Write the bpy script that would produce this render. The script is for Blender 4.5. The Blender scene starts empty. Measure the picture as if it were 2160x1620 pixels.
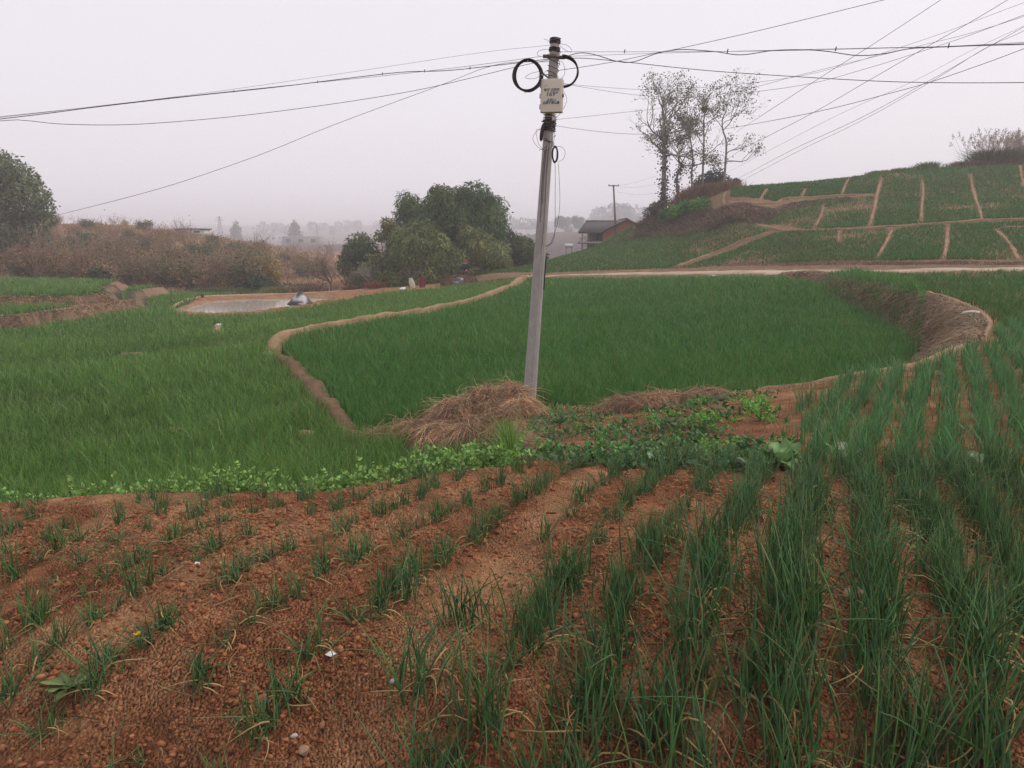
import bpy, bmesh, math, random
import numpy as np
from mathutils import Vector, Matrix

RS = np.random.RandomState(7)
random.seed(7)
SC = bpy.context.scene
COL = SC.collection
D2R = math.radians

# ------------------------------------------------------------------ camera
EYE = np.array([0.0, 0.0, 1.6])
FPX = 1622.0
PITCH = D2R(10.8)
FW = np.array([0, math.cos(PITCH), -math.sin(PITCH)])
UP = np.array([0, math.sin(PITCH), math.cos(PITCH)])
RT = np.array([1.0, 0, 0])


def ray(px, py):
    return RT * ((px - 1080) / FPX) + FW + UP * ((810 - py) / FPX)


def P(px, py, Y):
    d = ray(px, py)
    return EYE + d * (Y / d[1])


def G(px, py, zr):
    d = ray(px, py)
    return EYE + d * (zr / d[2])


cam = bpy.data.cameras.new('camera')
cam.sensor_width = 36
cam.lens = FPX / 2160 * 36
cam.clip_start = 0.05
cam.clip_end = 4000
cam_o = bpy.data.objects.new('camera', cam)
COL.objects.link(cam_o)
cam_o.location = EYE
cam_o.rotation_euler = (math.pi / 2 - PITCH, 0, 0)
SC.camera = cam_o


# ------------------------------------------------------------------ tagging helpers
def tag(o, label=None, cat=None, group=None, kind=None):
    if label:
        o['label'] = label
    if cat:
        o['category'] = cat
    if group:
        o['group'] = group
    if kind:
        o['kind'] = kind
    return o


def empty(name, loc, label, cat, group=None):
    o = bpy.data.objects.new(name, None)
    o.empty_display_size = 0.2
    COL.objects.link(o)
    o.location = Vector([float(v) for v in loc])
    return tag(o, label, cat, group)


def link(name, me, parent=None, loc=None):
    o = bpy.data.objects.new(name, me)
    COL.objects.link(o)
    if parent is not None:
        o.parent = parent
    if loc is not None:
        o.location = Vector([float(v) for v in loc])
    return o


def copy_tree(o, parent=None):
    c = o.copy()
    COL.objects.link(c)
    if parent is not None:
        c.parent = parent
    for ch in list(o.children):
        copy_tree(ch, c)
    return c


def mesh(name, V, F, C=None, mat=None, smooth=False):
    """triangle (or quad) mesh from arrays"""
    V = np.asarray(V, dtype=np.float32).reshape(-1, 3)
    F = np.asarray(F, dtype=np.int32)
    k = F.shape[1]
    me = bpy.data.meshes.new(name)
    me.vertices.add(len(V))
    me.vertices.foreach_set('co', V.ravel())
    me.loops.add(F.size)
    me.loops.foreach_set('vertex_index', F.ravel())
    me.polygons.add(len(F))
    me.polygons.foreach_set('loop_start', np.arange(0, F.size, k, dtype=np.int32))
    if smooth:
        me.polygons.foreach_set('use_smooth', np.ones(len(F), dtype=bool))
    if C is not None:
        C = np.asarray(C, dtype=np.float32)
        if C.shape[1] == 3:
            C = np.concatenate([C, np.ones((len(C), 1), np.float32)], 1)
        a = me.color_attributes.new('col', 'FLOAT_COLOR', 'POINT')
        a.data.foreach_set('color', C.ravel())
    me.update(calc_edges=True)
    if mat:
        me.materials.append(mat)
    return me


class MB:
    """collects triangle pieces"""
    def __init__(s):
        s.V, s.F, s.C, s.n = [], [], [], 0

    def add(s, V, F, C=None):
        V = np.asarray(V, float).reshape(-1, 3)
        F = np.asarray(F, int)
        if F.shape[1] == 4:
            F = np.concatenate([F[:, [0, 1, 2]], F[:, [0, 2, 3]]])
        if C is None:
            C = np.ones((len(V), 3)) * 0.5
        C = np.asarray(C, float)
        if C.ndim == 1:
            C = np.tile(C[:3], (len(V), 1))
        s.V.append(V)
        s.F.append(F + s.n)
        s.C.append(C[:, :3])
        s.n += len(V)
        return s

    def arrays(s):
        return np.concatenate(s.V), np.concatenate(s.F), np.concatenate(s.C)

    def mesh(s, name, mat, smooth=False, origin=None):
        V, F, C = s.arrays()
        if origin is not None:
            V = V - np.asarray(origin)
        return mesh(name, V, F, C, mat, smooth)


# ------------------------------------------------------------------ noise
def _h(ix, iy, seed):
    n = (ix.astype(np.int64) * 374761393 + iy.astype(np.int64) * 668265263 + seed * 1442695041) & 0x7fffffff
    n = ((n ^ (n >> 13)) * 1274126177) & 0x7fffffff
    return ((n ^ (n >> 16)) & 0xffff) / 65535.0


def vn(x, y, seed=0):
    x = np.asarray(x, float)
    y = np.asarray(y, float)
    ix, iy = np.floor(x), np.floor(y)
    fx, fy = x - ix, y - iy
    fx = fx * fx * (3 - 2 * fx)
    fy = fy * fy * (3 - 2 * fy)
    a, b = _h(ix, iy, seed), _h(ix + 1, iy, seed)
    c, d = _h(ix, iy + 1, seed), _h(ix + 1, iy + 1, seed)
    return (a * (1 - fx) + b * fx) * (1 - fy) + (c * (1 - fx) + d * fx) * fy


def fbm(x, y, seed=0, oct=4):
    s, a, t = 0, 0.5, 0
    for i in range(oct):
        s = s + a * vn(x * 2 ** i + 17.3 * i, y * 2 ** i - 9.1 * i, seed + i)
        t += a
        a *= 0.5
    return s / t


def cell(x, y, seed=0):
    """distance to the nearest of one random point per unit cell"""
    ix, iy = np.floor(x), np.floor(y)
    best = np.full(np.shape(x), 9.0)
    for dx in (-1, 0, 1):
        for dy in (-1, 0, 1):
            cx, cy = ix + dx, iy + dy
            px, py = cx + _h(cx, cy, seed), cy + _h(cx, cy, seed + 91)
            best = np.minimum(best, (x - px) ** 2 + (y - py) ** 2)
    return np.sqrt(best)


def sstep(a, b, x):
    t = np.clip((x - a) / (b - a), 0, 1)
    return t * t * (3 - 2 * t)


# ------------------------------------------------------------------ polygons, polylines
def in_poly(X, Y, poly):
    poly = np.asarray(poly)
    inside = np.zeros(X.shape, bool)
    n = len(poly)
    j = n - 1
    for i in range(n):
        xi, yi = poly[i][:2]
        xj, yj = poly[j][:2]
        if yi != yj:
            c = ((yi > Y) != (yj > Y)) & (X < (xj - xi) * (Y - yi) / (yj - yi) + xi)
            inside ^= c
        j = i
    return inside


def d_line(X, Y, pl, closed=False):
    pl = np.asarray(pl)[:, :2]
    best = np.full(X.shape, 1e9)
    m = len(pl)
    for i in range(m if closed else m - 1):
        a, b = pl[i], pl[(i + 1) % m]
        ab = b - a
        L = ab @ ab + 1e-12
        t = np.clip(((X - a[0]) * ab[0] + (Y - a[1]) * ab[1]) / L, 0, 1)
        best = np.minimum(best, (X - a[0] - t * ab[0]) ** 2 + (Y - a[1] - t * ab[1]) ** 2)
    return np.sqrt(best)


def sd_poly(X, Y, poly):
    d = d_line(X, Y, poly, True)
    return np.where(in_poly(X, Y, poly), -d, d)


def catmull(pts, n=8):
    p = np.asarray(pts, float)
    p = np.concatenate([[2 * p[0] - p[1]], p, [2 * p[-1] - p[-2]]])
    out = []
    for i in range(1, len(p) - 2):
        for k in range(n):
            t = k / n
            out.append(0.5 * ((2 * p[i]) + (-p[i - 1] + p[i + 1]) * t + (2 * p[i - 1] - 5 * p[i] + 4 * p[i + 1] - p[i + 2]) * t * t
                              + (-p[i - 1] + 3 * p[i] - 3 * p[i + 1] + p[i + 2]) * t ** 3))
    out.append(p[-2])
    return np.array(out)


# ------------------------------------------------------------------ terrain
def cpZ(*a):
    return [G(*q) for q in a]


def cpY(*a):
    return [P(*q) for q in a]


def xyz(*a):
    return [np.array([x, y, z + 1.6]) for x, y, z in a]


FAR = cpY((0, 468, 132), (-300, 470, 135), (-900, 470, 135), (100, 476, 128), (200, 472, 130), (300, 482, 132), (390, 494, 138), (440, 502, 140),
          (520, 510, 150), (600, 524, 160), (660, 535, 170), (560, 548, 112), (640, 560, 118), (700, 566, 122), (480, 545, 105), (350, 545, 100),
          (250, 545, 98), (150, 540, 98), (50, 545, 98), (-300, 545, 98), (400, 512, 122),
          (600, 608, 78), (420, 612, 76), (300, 610, 76), (150, 600, 76), (0, 600, 76), (-300, 610, 76), (-900, 620, 76),
          (700, 606, 84), (740, 575, 115), (690, 527, 210), (760, 520, 240), (900, 515, 260), (1050, 512, 240), (1190, 512, 200), (1120, 540, 110),
          (1000, 578, 80), (900, 590, 80), (800, 595, 90), (1190, 525, 150), (1190, 488, 290))
FAR += xyz((-120, 200, -4), (-60, 260, -3), (-350, 400, 0), (0, 500, -4), (250, 500, -3), (500, 300, 2), (0, 800, -4), (-250, 800, -4), (250, 800, -3), (-500, 600, -1), (-300, 150, 1), (-600, 300, 2),
           (-150, 1500, 26), (250, 1400, 34), (-450, 1300, 8), (-800, 1200, 12), (800, 1200, 20), (900, 300, 12), (-900, 300, 8), (90, 330, 1), (60, 250, -1), (0, 4000, 40), (-2500, 2500, 60), (2500, 2500, 60), (4000, 0, 40), (-4000, 0, 40),
           (0, -15, -1.6), (-40, -40, -2), (40, -40, -1), (0, -300, 0), (-300, -300, 0), (300, -300, 0))
UPC = cpZ((0, 1620, -1.6), (540, 1620, -1.6), (1080, 1620, -1.6), (1620, 1620, -1.6), (2160, 1620, -1.6), (0, 1300, -1.6), (1080, 1300, -1.6),
          (2160, 1300, -1.6), (0, 1062, -1.6), (430, 1042, -1.6), (700, 1038, -1.6), (870, 1005, -1.6), (1000, 990, -1.6), (1140, 985, -1.62),
          (1290, 1000, -1.6), (1500, 1005, -1.6), (1700, 1005, -1.62), (2160, 1000, -1.62), (-900, 1060, -1.6), (3000, 1000, -1.6),
          (1740, 900, -1.8), (2000, 900, -1.75), (2160, 900, -1.72), (2080, 732, -1.84), (2160, 720, -1.84), (1900, 800, -1.8),
          (2050, 680, -1.9), (2000, 645, -1.9), (1950, 625, -1.9), (1800, 595, -1.9), (1650, 582, -1.95), (2160, 640, -1.85), (2160, 588, -1.75), (1950, 588, -1.82))
UPC += xyz((-4, 5.5, -1.65), (-1, 5.6, -1.65), (-10, 8, -1.7), (-20, 20, -2.5), (-20, 50, -3.6), (-8, 30, -3), (0, 25, -2.8), (0, 40, -2.8), (12, 30, -2.2))
UPC += cpY((1200, 920, 9), (1400, 950, 7.2), (1600, 900, 8), (1080, 970, 7.5), (1130, 868, 13), (1115, 850, 13.8), (1280, 880, 11.2), (1450, 870, 10),
           (1970, 744, 12.7), (1700, 813, 11), (1500, 830, 12.5), (1290, 858, 12.7),
           (2160, 572, 38), (1900, 574, 41), (1650, 578, 45), (1400, 579, 53), (1200, 581, 60), (1130, 588, 60), (2600, 572, 36),
           (2160, 556, 41), (1900, 556, 44), (1650, 562, 48), (1400, 569, 56), (1250, 574, 63), (2600, 550, 40),
           (1630, 486, 62), (1800, 483, 59), (2000, 472, 57), (2160, 463, 56), (2600, 450, 56),
           (1545, 398, 80), (1650, 388, 82), (1750, 378, 84), (1850, 366, 85), (2000, 353, 86), (2160, 345, 86), (2600, 330, 86),
           (1530, 420, 74), (1640, 430, 73), (1690, 421, 74), (1850, 411, 74), (2000, 410, 72), (2160, 404, 71), (1640, 462, 66), (1560, 455, 67),
           (1330, 548, 66), (1500, 528, 64), (1610, 482, 67), (1450, 495, 74), (1340, 505, 80), (1150, 554, 72), (1030, 581, 66),
           (1400, 437, 87), (1480, 412, 88), (1530, 402, 84), (1350, 497, 82), (1440, 470, 79), (1525, 465, 75), (1370, 455, 88), (1330, 490, 92), (1500, 440, 78))
UPC += xyz((17, 97, -1.8), (8, 97, -3), (12, 120, -3), (30, 100, 3.5), (40, 102, 5.5), (60, 105, 6.5), (40, 150, 2), (80, 150, 3), (120, 120, 6), (90, 60, 3), (60, 35, -1.2),
           (25, 110, 1))
LOC = cpZ((300, 950, -3.6), (100, 850, -3.75), (400, 800, -3.65), (0, 720, -4.2), (250, 690, -4.3), (450, 700, -4.0), (700, 690, -3.7), (850, 650, -3.75),
          (960, 612, -3.75), (1060, 614, -3.4), (745, 922, -3.4), (660, 830, -3.4), (575, 752, -3.45), (620, 714, -3.4), (760, 685, -3.4), (900, 665, -3.35),
          (1000, 640, -3.3), (1060, 617, -3.2), (1110, 592, -3.12), (1000, 850, -3.3), (1115, 843, -3.12), (1250, 872, -3.35), (1500, 800, -3.3),
          (1900, 760, -3.2), (1960, 740, -3.2), (1300, 650, -3.2), (1850, 650, -3.1), (1100, 700, -3.25),
          (900, 780, -3.35), (800, 880, -3.4), (380, 662, -4.45), (540, 664, -4.45), (640, 648, -4.3), (420, 636, -4.5), (620, 628, -4.4), (760, 618, -4.2),
          (300, 645, -4.5), (860, 612, -4.0), (560, 850, -3.6), (-900, 850, -3.9), (-300, 700, -4.3), (-900, 700, -4.3))
LOC += cpY((1500, 591, 46), (1640, 594, 42.3), (1400, 592, 50), (1300, 593, 53), (1200, 593, 57), (1720, 606, 37), (1550, 605, 38))
LOC += xyz((-4, 6, -3.5), (-1, 6, -3.4), (-8, 8, -3.55), (-14, 6, -3.7), (2, 8, -3.3), (6, 14, -3.3), (12, 14, -3.2), (-40, 60, -4.6), (-25, 60, -4.6), (14, 30, -3.1))


class RBF:
    def __init__(s, pts):
        p = np.array(pts)
        s.q = s.map(p[:, 0], p[:, 1])
        n = len(p)
        r = np.sqrt(((s.q[:, None] - s.q[None]) ** 2).sum(2) + 0.02 ** 2)
        A = np.zeros((n + 3, n + 3))
        A[:n, :n] = r + np.eye(n) * -0.01
        A[:n, n] = 1
        A[:n, n + 1:] = s.q
        A[n, :n] = 1
        A[n + 1:, :n] = s.q.T
        s.w = np.linalg.solve(A, np.concatenate([p[:, 2], [0, 0, 0]]))

    @staticmethod
    def map(x, y):
        r = np.sqrt(x * x + y * y) + 0.5
        return np.stack([np.arctan2(x, y) * 1.6, np.log(r)], 1)

    def __call__(s, x, y):
        out = np.empty(len(x))
        for i in range(0, len(x), 40000):
            q = s.map(x[i:i + 40000], y[i:i + 40000])
            d = np.sqrt((q[:, None, 0] - s.q[None, :, 0]) ** 2 + (q[:, None, 1] - s.q[None, :, 1]) ** 2 + 0.02 ** 2)
            out[i:i + 40000] = d @ s.w[:-3] + s.w[-3] + q @ s.w[-2:]
        return out


rbfU, rbfL = RBF(UPC + FAR), RBF(LOC + FAR)
# lower land: outline follows the rim of the terrace the camera stands on
RIM = [G(-900, 1075, -1.6), G(-200, 1066, -1.6), G(0, 1062, -1.6), G(200, 1052, -1.6), G(330, 1044, -1.6), G(430, 1040, -1.6), G(560, 1044, -1.6), G(700, 1036, -1.6),
       G(800, 1015, -1.6), G(880, 998, -1.6), G(1000, 984, -1.6), G(1085, 978, -1.62), P(1075, 930, 8.6), P(1090, 895, 11), P(1118, 862, 13.2),
       P(1180, 860, 13.2), P(1285, 852, 12.7), P(1400, 838, 12.6), P(1500, 826, 12.5), P(1700, 809, 11), P(1880, 778, 11.2), P(1970, 740, 12.7),
       G(2030, 726, -1.84), G(2058, 690, -1.9), G(2040, 660, -1.9), G(2000, 640, -1.9), G(1950, 622, -1.9), G(1880, 604, -1.9), G(1800, 592, -1.9), P(1720, 584, 43), P(1650, 581, 45),
       P(1500, 583, 48.5), P(1400, 584, 52), P(1200, 586, 59), P(1120, 589, 60)]
LOWER = [p[:2] for p in RIM] + [np.array(q) for q in [(-1, 66), (-6, 75), (-20, 260), (-400, 260), (-400, 40), (-30, 6)]]
TERR1 = [G(-500, 672, -3.5), G(0, 660, -3.5), G(45, 660, -3.5), G(150, 642, -3.5), G(230, 630, -3.5), G(295, 620, -3.5)]
TERR1 = [p[:2] for p in TERR1] + [np.array(q) for q in [(-28, 58), (-30, 68), (-90, 68), (-90, 40)]]
TERR2 = [G(-500, 614, -2.7), G(0, 606, -2.7), G(150, 604, -2.7), G(235, 597, -2.7)]
TERR2 = [p[:2] for p in TERR2] + [np.array(q) for q in [(-28, 54), (-33, 66), (-90, 66), (-90, 48)]]
PONDZ = -4.62 + 1.6
POND = [p[:2] for p in cpZ((372, 657, -4.5), (400, 645, -4.5), (440, 634, -4.5), (520, 629, -4.5), (620, 627, -4.5), (690, 626, -4.5),
                           (700, 634, -4.5), (600, 650, -4.5), (530, 657, -4.5), (450, 661, -4.5))]


def zraw(x, y):
    zu, zl = rbfU(x, y), rbfL(x, y)
    sd = sd_poly(x, y, LOWER)
    jit = (fbm(x * 1.3, y * 1.3, 5, 4) - 0.5) * 1.5 * np.clip(0.03 * np.hypot(x, y), 0.1, 0.5)
    w = np.clip(0.035 * np.hypot(x, y), 0.25, 0.9)
    m = sstep(0, 1, -(sd + jit * 0.5) / w)
    z = zu * (1 - m) + zl * m
    s1 = sd_poly(x, y, TERR1)
    s2 = sd_poly(x, y, TERR2)
    z = z + 0.65 * sstep(0.3, -0.5, s1 + jit) + 0.55 * sstep(0.3, -0.5, s2 + jit)
    sp = sd_poly(x, y, POND)
    z = np.where(sp < 0.6, z * 0 + np.minimum(z, PONDZ + np.clip(sp * 0.8 + 0.12, -0.5, 3)), z)
    return z, sd, sp


ROWS_K, ROWS_D = 0.42, 0.33      # near field rows: dX/dY and spacing
ROWR_K = 0.56
az_f = np.arange(-37, 37.01, 0.17)
az_c = np.concatenate([np.arange(-180, -60, 4), np.arange(-60, -37, 1.0)])
AZ = np.radians(np.concatenate([az_c, az_f, -az_c[::-1]]))
rr = [0.4]
while rr[-1] < 4000:
    r = rr[-1]
    rr.append(r + (0.1 if r < 1.7 else max(0.014, 0.0034 * r) if r < 7 else min(0.011 * r, 6) if r < 90 else 0.02 * r))
RR = np.array(rr)
GA, GR = np.meshgrid(AZ, RR)
GX, GY = (np.sin(GA) * GR).ravel(), (np.cos(GA) * GR).ravel()
GZ, SDL, SDP = zraw(GX, GY)
near = sstep(8, 5, GR.ravel())
upper = sstep(-0.05, 0.25, SDL)
# tilled soil relief
s_row = (GX - ROWS_K * GY) / ROWS_D
lump = fbm(GX * 5, GY * 5, 11, 3) - 0.5
fine = fbm(GX * 22, GY * 22, 21, 3) - 0.5
nz = near > 0.001
crumb = np.zeros(len(GX))
wx, wy = GX[nz] + 0.05 * lump[nz], GY[nz] + 0.05 * fine[nz]
crumb[nz] = 0.015 * (0.75 - cell(wx * 13, wy * 13, 3)) * fbm(wx * 2.2, wy * 2.2, 6, 2) * 1.6 + 0.008 * (0.7 - cell(wx * 30, wy * 30, 4))
smooth_ = 1 - 0.75 * np.clip(np.exp(-((GX - (0.39 * GY - 1.35)) / 0.15) ** 2) + np.exp(-((GX - (0.476 * GY - 0.43)) / 0.10) ** 2), 0, 1)
GZ += upper * near * (0.013 * np.cos(2 * math.pi * s_row) + 0.035 * lump + (0.035 * fine + crumb) * smooth_)
GZ += (1 - near) * np.clip(GR.ravel() / 40, 0.1, 1) * 0.12 * (fbm(GX * 0.7, GY * 0.7, 31, 4) - 0.5)
hillm = sstep(70, 95, GR.ravel()) * (GX < 0)
GZ += hillm * 1.6 * (fbm(GX * 0.12, GY * 0.12, 41, 4) - 0.5)
ZG = GZ.reshape(GA.shape)
_s = np.hypot(np.gradient(ZG, axis=0) / np.maximum(np.gradient(GR, axis=0), 1e-6), np.gradient(ZG, axis=1) / np.maximum(np.gradient(GA, axis=1) * GR, 1e-6))
ZG = ZG + sstep(.25, .6, _s) * (GR > 15) * (GR < 80) * .45 * (fbm(GX * 1.8, GY * 1.8, 71, 4) - .5).reshape(GA.shape)
GZ = ZG.ravel()


def zat(x, y):
    x, y = np.asarray(x, float), np.asarray(y, float)
    a, r = np.arctan2(x, y), np.hypot(x, y)
    i = np.clip(np.searchsorted(AZ, a) - 1, 0, len(AZ) - 2)
    j = np.clip(np.searchsorted(RR, r) - 1, 0, len(RR) - 2)
    u = np.clip((a - AZ[i]) / (AZ[i + 1] - AZ[i]), 0, 1)
    v = np.clip((r - RR[j]) / (RR[j + 1] - RR[j]), 0, 1)
    return (ZG[j, i] * (1 - u) + ZG[j, i + 1] * u) * (1 - v) + (ZG[j + 1, i] * (1 - u) + ZG[j + 1, i + 1] * u) * v


def cast(px, py, ymin=1.2, ymax=900):
    """first ground point met by the sight line; used only to read positions off the photo"""
    d = ray(px, py)
    ts = np.geomspace(ymin, ymax, 2600) / d[1]
    pts = EYE + ts[:, None] * d
    below = pts[:, 2] <= zat(pts[:, 0], pts[:, 1])
    k = np.argmax(below)
    if not below[k]:
        return None
    return np.array([pts[k, 0], pts[k, 1], zat(pts[k:k + 1, 0], pts[k:k + 1, 1])[0]])


def castl(pl, **k):
    out = [cast(*q, **k) for q in pl]
    return np.array([o for o in out if o is not None])


def on(px, Y):
    """ground point below the given column of the photo at forward distance Y"""
    x = (px - 1080) / FPX * (Y / math.cos(PITCH))
    return np.array([x, Y, float(zat(np.array([x]), np.array([Y]))[0])])


# ------------------------------------------------------------------ materials
def nodes(name):
    m = bpy.data.materials.new(name)
    m.use_nodes = True
    nt = m.node_tree
    b = nt.nodes['Principled BSDF']
    return m, nt, b


def mat_plain(name, col, rough=0.6, metal=0.0, noise=0.0, scale=20.0, col2=None, bump=0.0, spec=0.3, stretch=None):
    m, nt, b = nodes(name)
    b.inputs['Roughness'].default_value = rough
    b.inputs['Metallic'].default_value = metal
    b.inputs['Specular IOR Level'].default_value = spec
    c2 = col2 or tuple(v * 0.55 for v in col)
    tc = nt.nodes.new('ShaderNodeTexCoord')
    n = nt.nodes.new('ShaderNodeTexNoise')
    n.inputs['Scale'].default_value = scale
    n.inputs['Detail'].default_value = 6
    n.inputs['Roughness'].default_value = 0.65
    if stretch:
        mp = nt.nodes.new('ShaderNodeMapping')
        mp.inputs['Scale'].default_value = stretch
        nt.links.new(tc.outputs['Object'], mp.inputs['Vector'])
        nt.links.new(mp.outputs['Vector'], n.inputs['Vector'])
    else:
        nt.links.new(tc.outputs['Object'], n.inputs['Vector'])
    r = nt.nodes.new('ShaderNodeValToRGB')
    w = max(0.02, 0.5 - noise * 0.5)
    r.color_ramp.elements[0].position = 0.5 - 0.22
    r.color_ramp.elements[1].position = 0.5 + 0.22
    mixc = [c * (1 - noise) + d * noise for c, d in zip(col, c2)]
    r.color_ramp.elements[0].color = (*mixc, 1)
    r.color_ramp.elements[1].color = (*col, 1)
    nt.links.new(n.outputs['Fac'], r.inputs['Fac'])
    nt.links.new(r.outputs['Color'], b.inputs['Base Color'])
    if bump:
        bp = nt.nodes.new('ShaderNodeBump')
        bp.inputs['Strength'].default_value = bump
        bp.inputs['Distance'].default_value = 0.02
        nt.links.new(n.outputs['Fac'], bp.inputs['Height'])
        nt.links.new(bp.outputs['Normal'], b.inputs['Normal'])
    return m


def mat_attr(name, rough=0.6, trans=0.0, noise=0.25, scale=8.0, bump=0.0, bscale=None, bdist=0.03, spec=0.25, crumbs=0):
    """colour from the mesh's own 'col' attribute, broken up by noise"""
    m, nt, b = nodes(name)
    b.inputs['Roughness'].default_value = rough
    b.inputs['Specular IOR Level'].default_value = spec
    at = nt.nodes.new('ShaderNodeAttribute')
    at.attribute_name = 'col'
    tc = nt.nodes.new('ShaderNodeTexCoord')
    n = nt.nodes.new('ShaderNodeTexNoise')
    n.inputs['Scale'].default_value = scale
    n.inputs['Detail'].default_value = 5
    n.inputs['Roughness'].default_value = 0.7
    nt.links.new(tc.outputs['Object'], n.inputs['Vector'])
    mr = nt.nodes.new('ShaderNodeMapRange')
    mr.inputs['From Min'].default_value = 0.28
    mr.inputs['From Max'].default_value = 0.72
    mr.inputs['To Min'].default_value = 1 - noise
    mr.inputs['To Max'].default_value = 1 + noise
    nt.links.new(n.outputs['Fac'], mr.inputs['Value'])
    mx = nt.nodes.new('ShaderNodeVectorMath')
    mx.operation = 'SCALE'
    nt.links.new(at.outputs['Color'], mx.inputs[0])
    nt.links.new(mr.outputs['Result'], mx.inputs['Scale'])
    nt.links.new(mx.outputs['Vector'], b.inputs['Base Color'])
    if bump:
        n2 = nt.nodes.new('ShaderNodeTexNoise')
        n2.inputs['Scale'].default_value = bscale or scale * 4
        n2.inputs['Detail'].default_value = 8
        n2.inputs['Roughness'].default_value = 0.75
        nt.links.new(tc.outputs['Object'], n2.inputs['Vector'])
        bp = nt.nodes.new('ShaderNodeBump')
        bp.inputs['Strength'].default_value = bump
        bp.inputs['Distance'].default_value = bdist
        nt.links.new(n2.outputs['Fac'], bp.inputs['Height'])
        if crumbs:
            vo = nt.nodes.new('ShaderNodeTexVoronoi')
            vo.inputs['Scale'].default_value = crumbs
            wp_ = nt.nodes.new('ShaderNodeVectorMath')
            wp_.operation = 'MULTIPLY_ADD'
            wp_.inputs[1].default_value = (0.03, 0.03, 0.03)
            nt.links.new(n2.outputs['Color'], wp_.inputs[0])
            nt.links.new(tc.outputs['Object'], wp_.inputs[2])
            nt.links.new(wp_.outputs['Vector'], vo.inputs['Vector'])
            b2 = nt.nodes.new('ShaderNodeBump')
            b2.invert = True
            b2.inputs['Strength'].default_value = 0.85
            b2.inputs['Distance'].default_value = 0.014
            hs = nt.nodes.new('ShaderNodeSeparateColor')
            nt.links.new(vo.outputs['Color'], hs.inputs['Color'])
            m3 = nt.nodes.new('ShaderNodeMapRange')
            m3.inputs['To Min'].default_value = 0.72
            m3.inputs['To Max'].default_value = 1.24
            nt.links.new(hs.outputs['Red'], m3.inputs['Value'])
            x3 = nt.nodes.new('ShaderNodeVectorMath')
            x3.operation = 'SCALE'
            nt.links.new(mx.outputs['Vector'], x3.inputs[0])
            nt.links.new(m3.outputs['Result'], x3.inputs['Scale'])
            nt.links.new(x3.outputs['Vector'], b.inputs['Base Color'])
            n4 = nt.nodes.new('ShaderNodeTexNoise')
            n4.inputs['Scale'].default_value = 2.6
            n4.inputs['Detail'].default_value = 4
            nt.links.new(tc.outputs['Object'], n4.inputs['Vector'])
            m4 = nt.nodes.new('ShaderNodeMapRange')
            m4.inputs['From Min'].default_value = 0.40
            m4.inputs['From Max'].default_value = 0.60
            m4.inputs['To Min'].default_value = 0.12
            m4.inputs['To Max'].default_value = 1.15
            nt.links.new(n4.outputs['Fac'], m4.inputs['Value'])
            mu = nt.nodes.new('ShaderNodeMath')
            mu.operation = 'MULTIPLY'
            nt.links.new(vo.outputs['Distance'], mu.inputs[0])
            nt.links.new(m4.outputs['Result'], mu.inputs[1])
            nt.links.new(mu.outputs['Value'], b2.inputs['Height'])
            nt.links.new(bp.outputs['Normal'], b2.inputs['Normal'])
            bp = b2
        nt.links.new(bp.outputs['Normal'], b.inputs['Normal'])
    if trans:
        tr = nt.nodes.new('ShaderNodeBsdfTranslucent')
        nt.links.new(mx.outputs['Vector'], tr.inputs['Color'])
        ms = nt.nodes.new('ShaderNodeMixShader')
        ms.inputs['Fac'].default_value = trans
        out = nt.nodes['Material Output']
        nt.links.new(b.outputs['BSDF'], ms.inputs[1])
        nt.links.new(tr.outputs['BSDF'], ms.inputs[2])
        nt.links.new(ms.outputs['Shader'], out.inputs['Surface'])
    return m


M_GROUND = mat_attr('soil', 0.95, 0, 0.3, 3.5, 0.9, 40, 0.03, 0.1, crumbs=90)
M_PATH = mat_attr('path_earth', 0.95, 0, 0.25, 5, 0.5, 20, 0.03, 0.1)
M_BLADE = mat_attr('scallion_leaf', 0.42, 0.22, 0.15, 3, spec=0.35)
M_STRAW = mat_attr('straw', 0.8, 0.1, 0.2, 6)
M_LEAF = mat_attr('leaf', 0.5, 0.25, 0.15, 2)
M_BARK = mat_attr('bark', 0.9, 0, 0.3, 6, 0.4, 18)
M_CLOD = mat_attr('soil_clod', 0.95, 0, 0.25, 25, 0.5, 70, 0.01, 0.1)
M_CONC = mat_plain('weathered_concrete', (0.40, 0.375, 0.355), 0.9, 0, 0.75, 7, (0.25, 0.235, 0.225), 0.35, 0.2, stretch=(2.2, 2.2, 0.9))
M_CABLE = mat_plain('black_cable', (0.018, 0.017, 0.019), 0.5, 0, 0.4, 30, (0.035, 0.033, 0.034))
M_WIRE = mat_plain('wire', (0.06, 0.058, 0.062), 0.6)
M_STEEL = mat_plain('rusted_steel', (0.16, 0.14, 0.135), 0.6, 0.4, 0.6, 30, (0.12, 0.075, 0.05))
M_BOX = mat_plain('cream_enclosure', (0.66, 0.625, 0.52), 0.45, 0, 0.25, 14, (0.56, 0.53, 0.43), spec=0.4)
M_INK = mat_plain('blue_print', (0.035, 0.10, 0.20), 0.5)
M_INKD = mat_plain('dark_print', (0.03, 0.05, 0.08), 0.5)
M_WHITE = mat_plain('white_plastic', (0.72, 0.72, 0.70), 0.5, 0, 0.35, 8, (0.5, 0.5, 0.5))
M_STONE = mat_plain('pale_stone', (0.52, 0.48, 0.44), 0.9, 0, 0.6, 12, (0.3, 0.27, 0.24), 0.4)
M_TILE = mat_plain('grey_roof_tile', (0.15, 0.135, 0.135), 0.85, 0, 0.6, 3, (0.09, 0.08, 0.08), 0.3)

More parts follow.
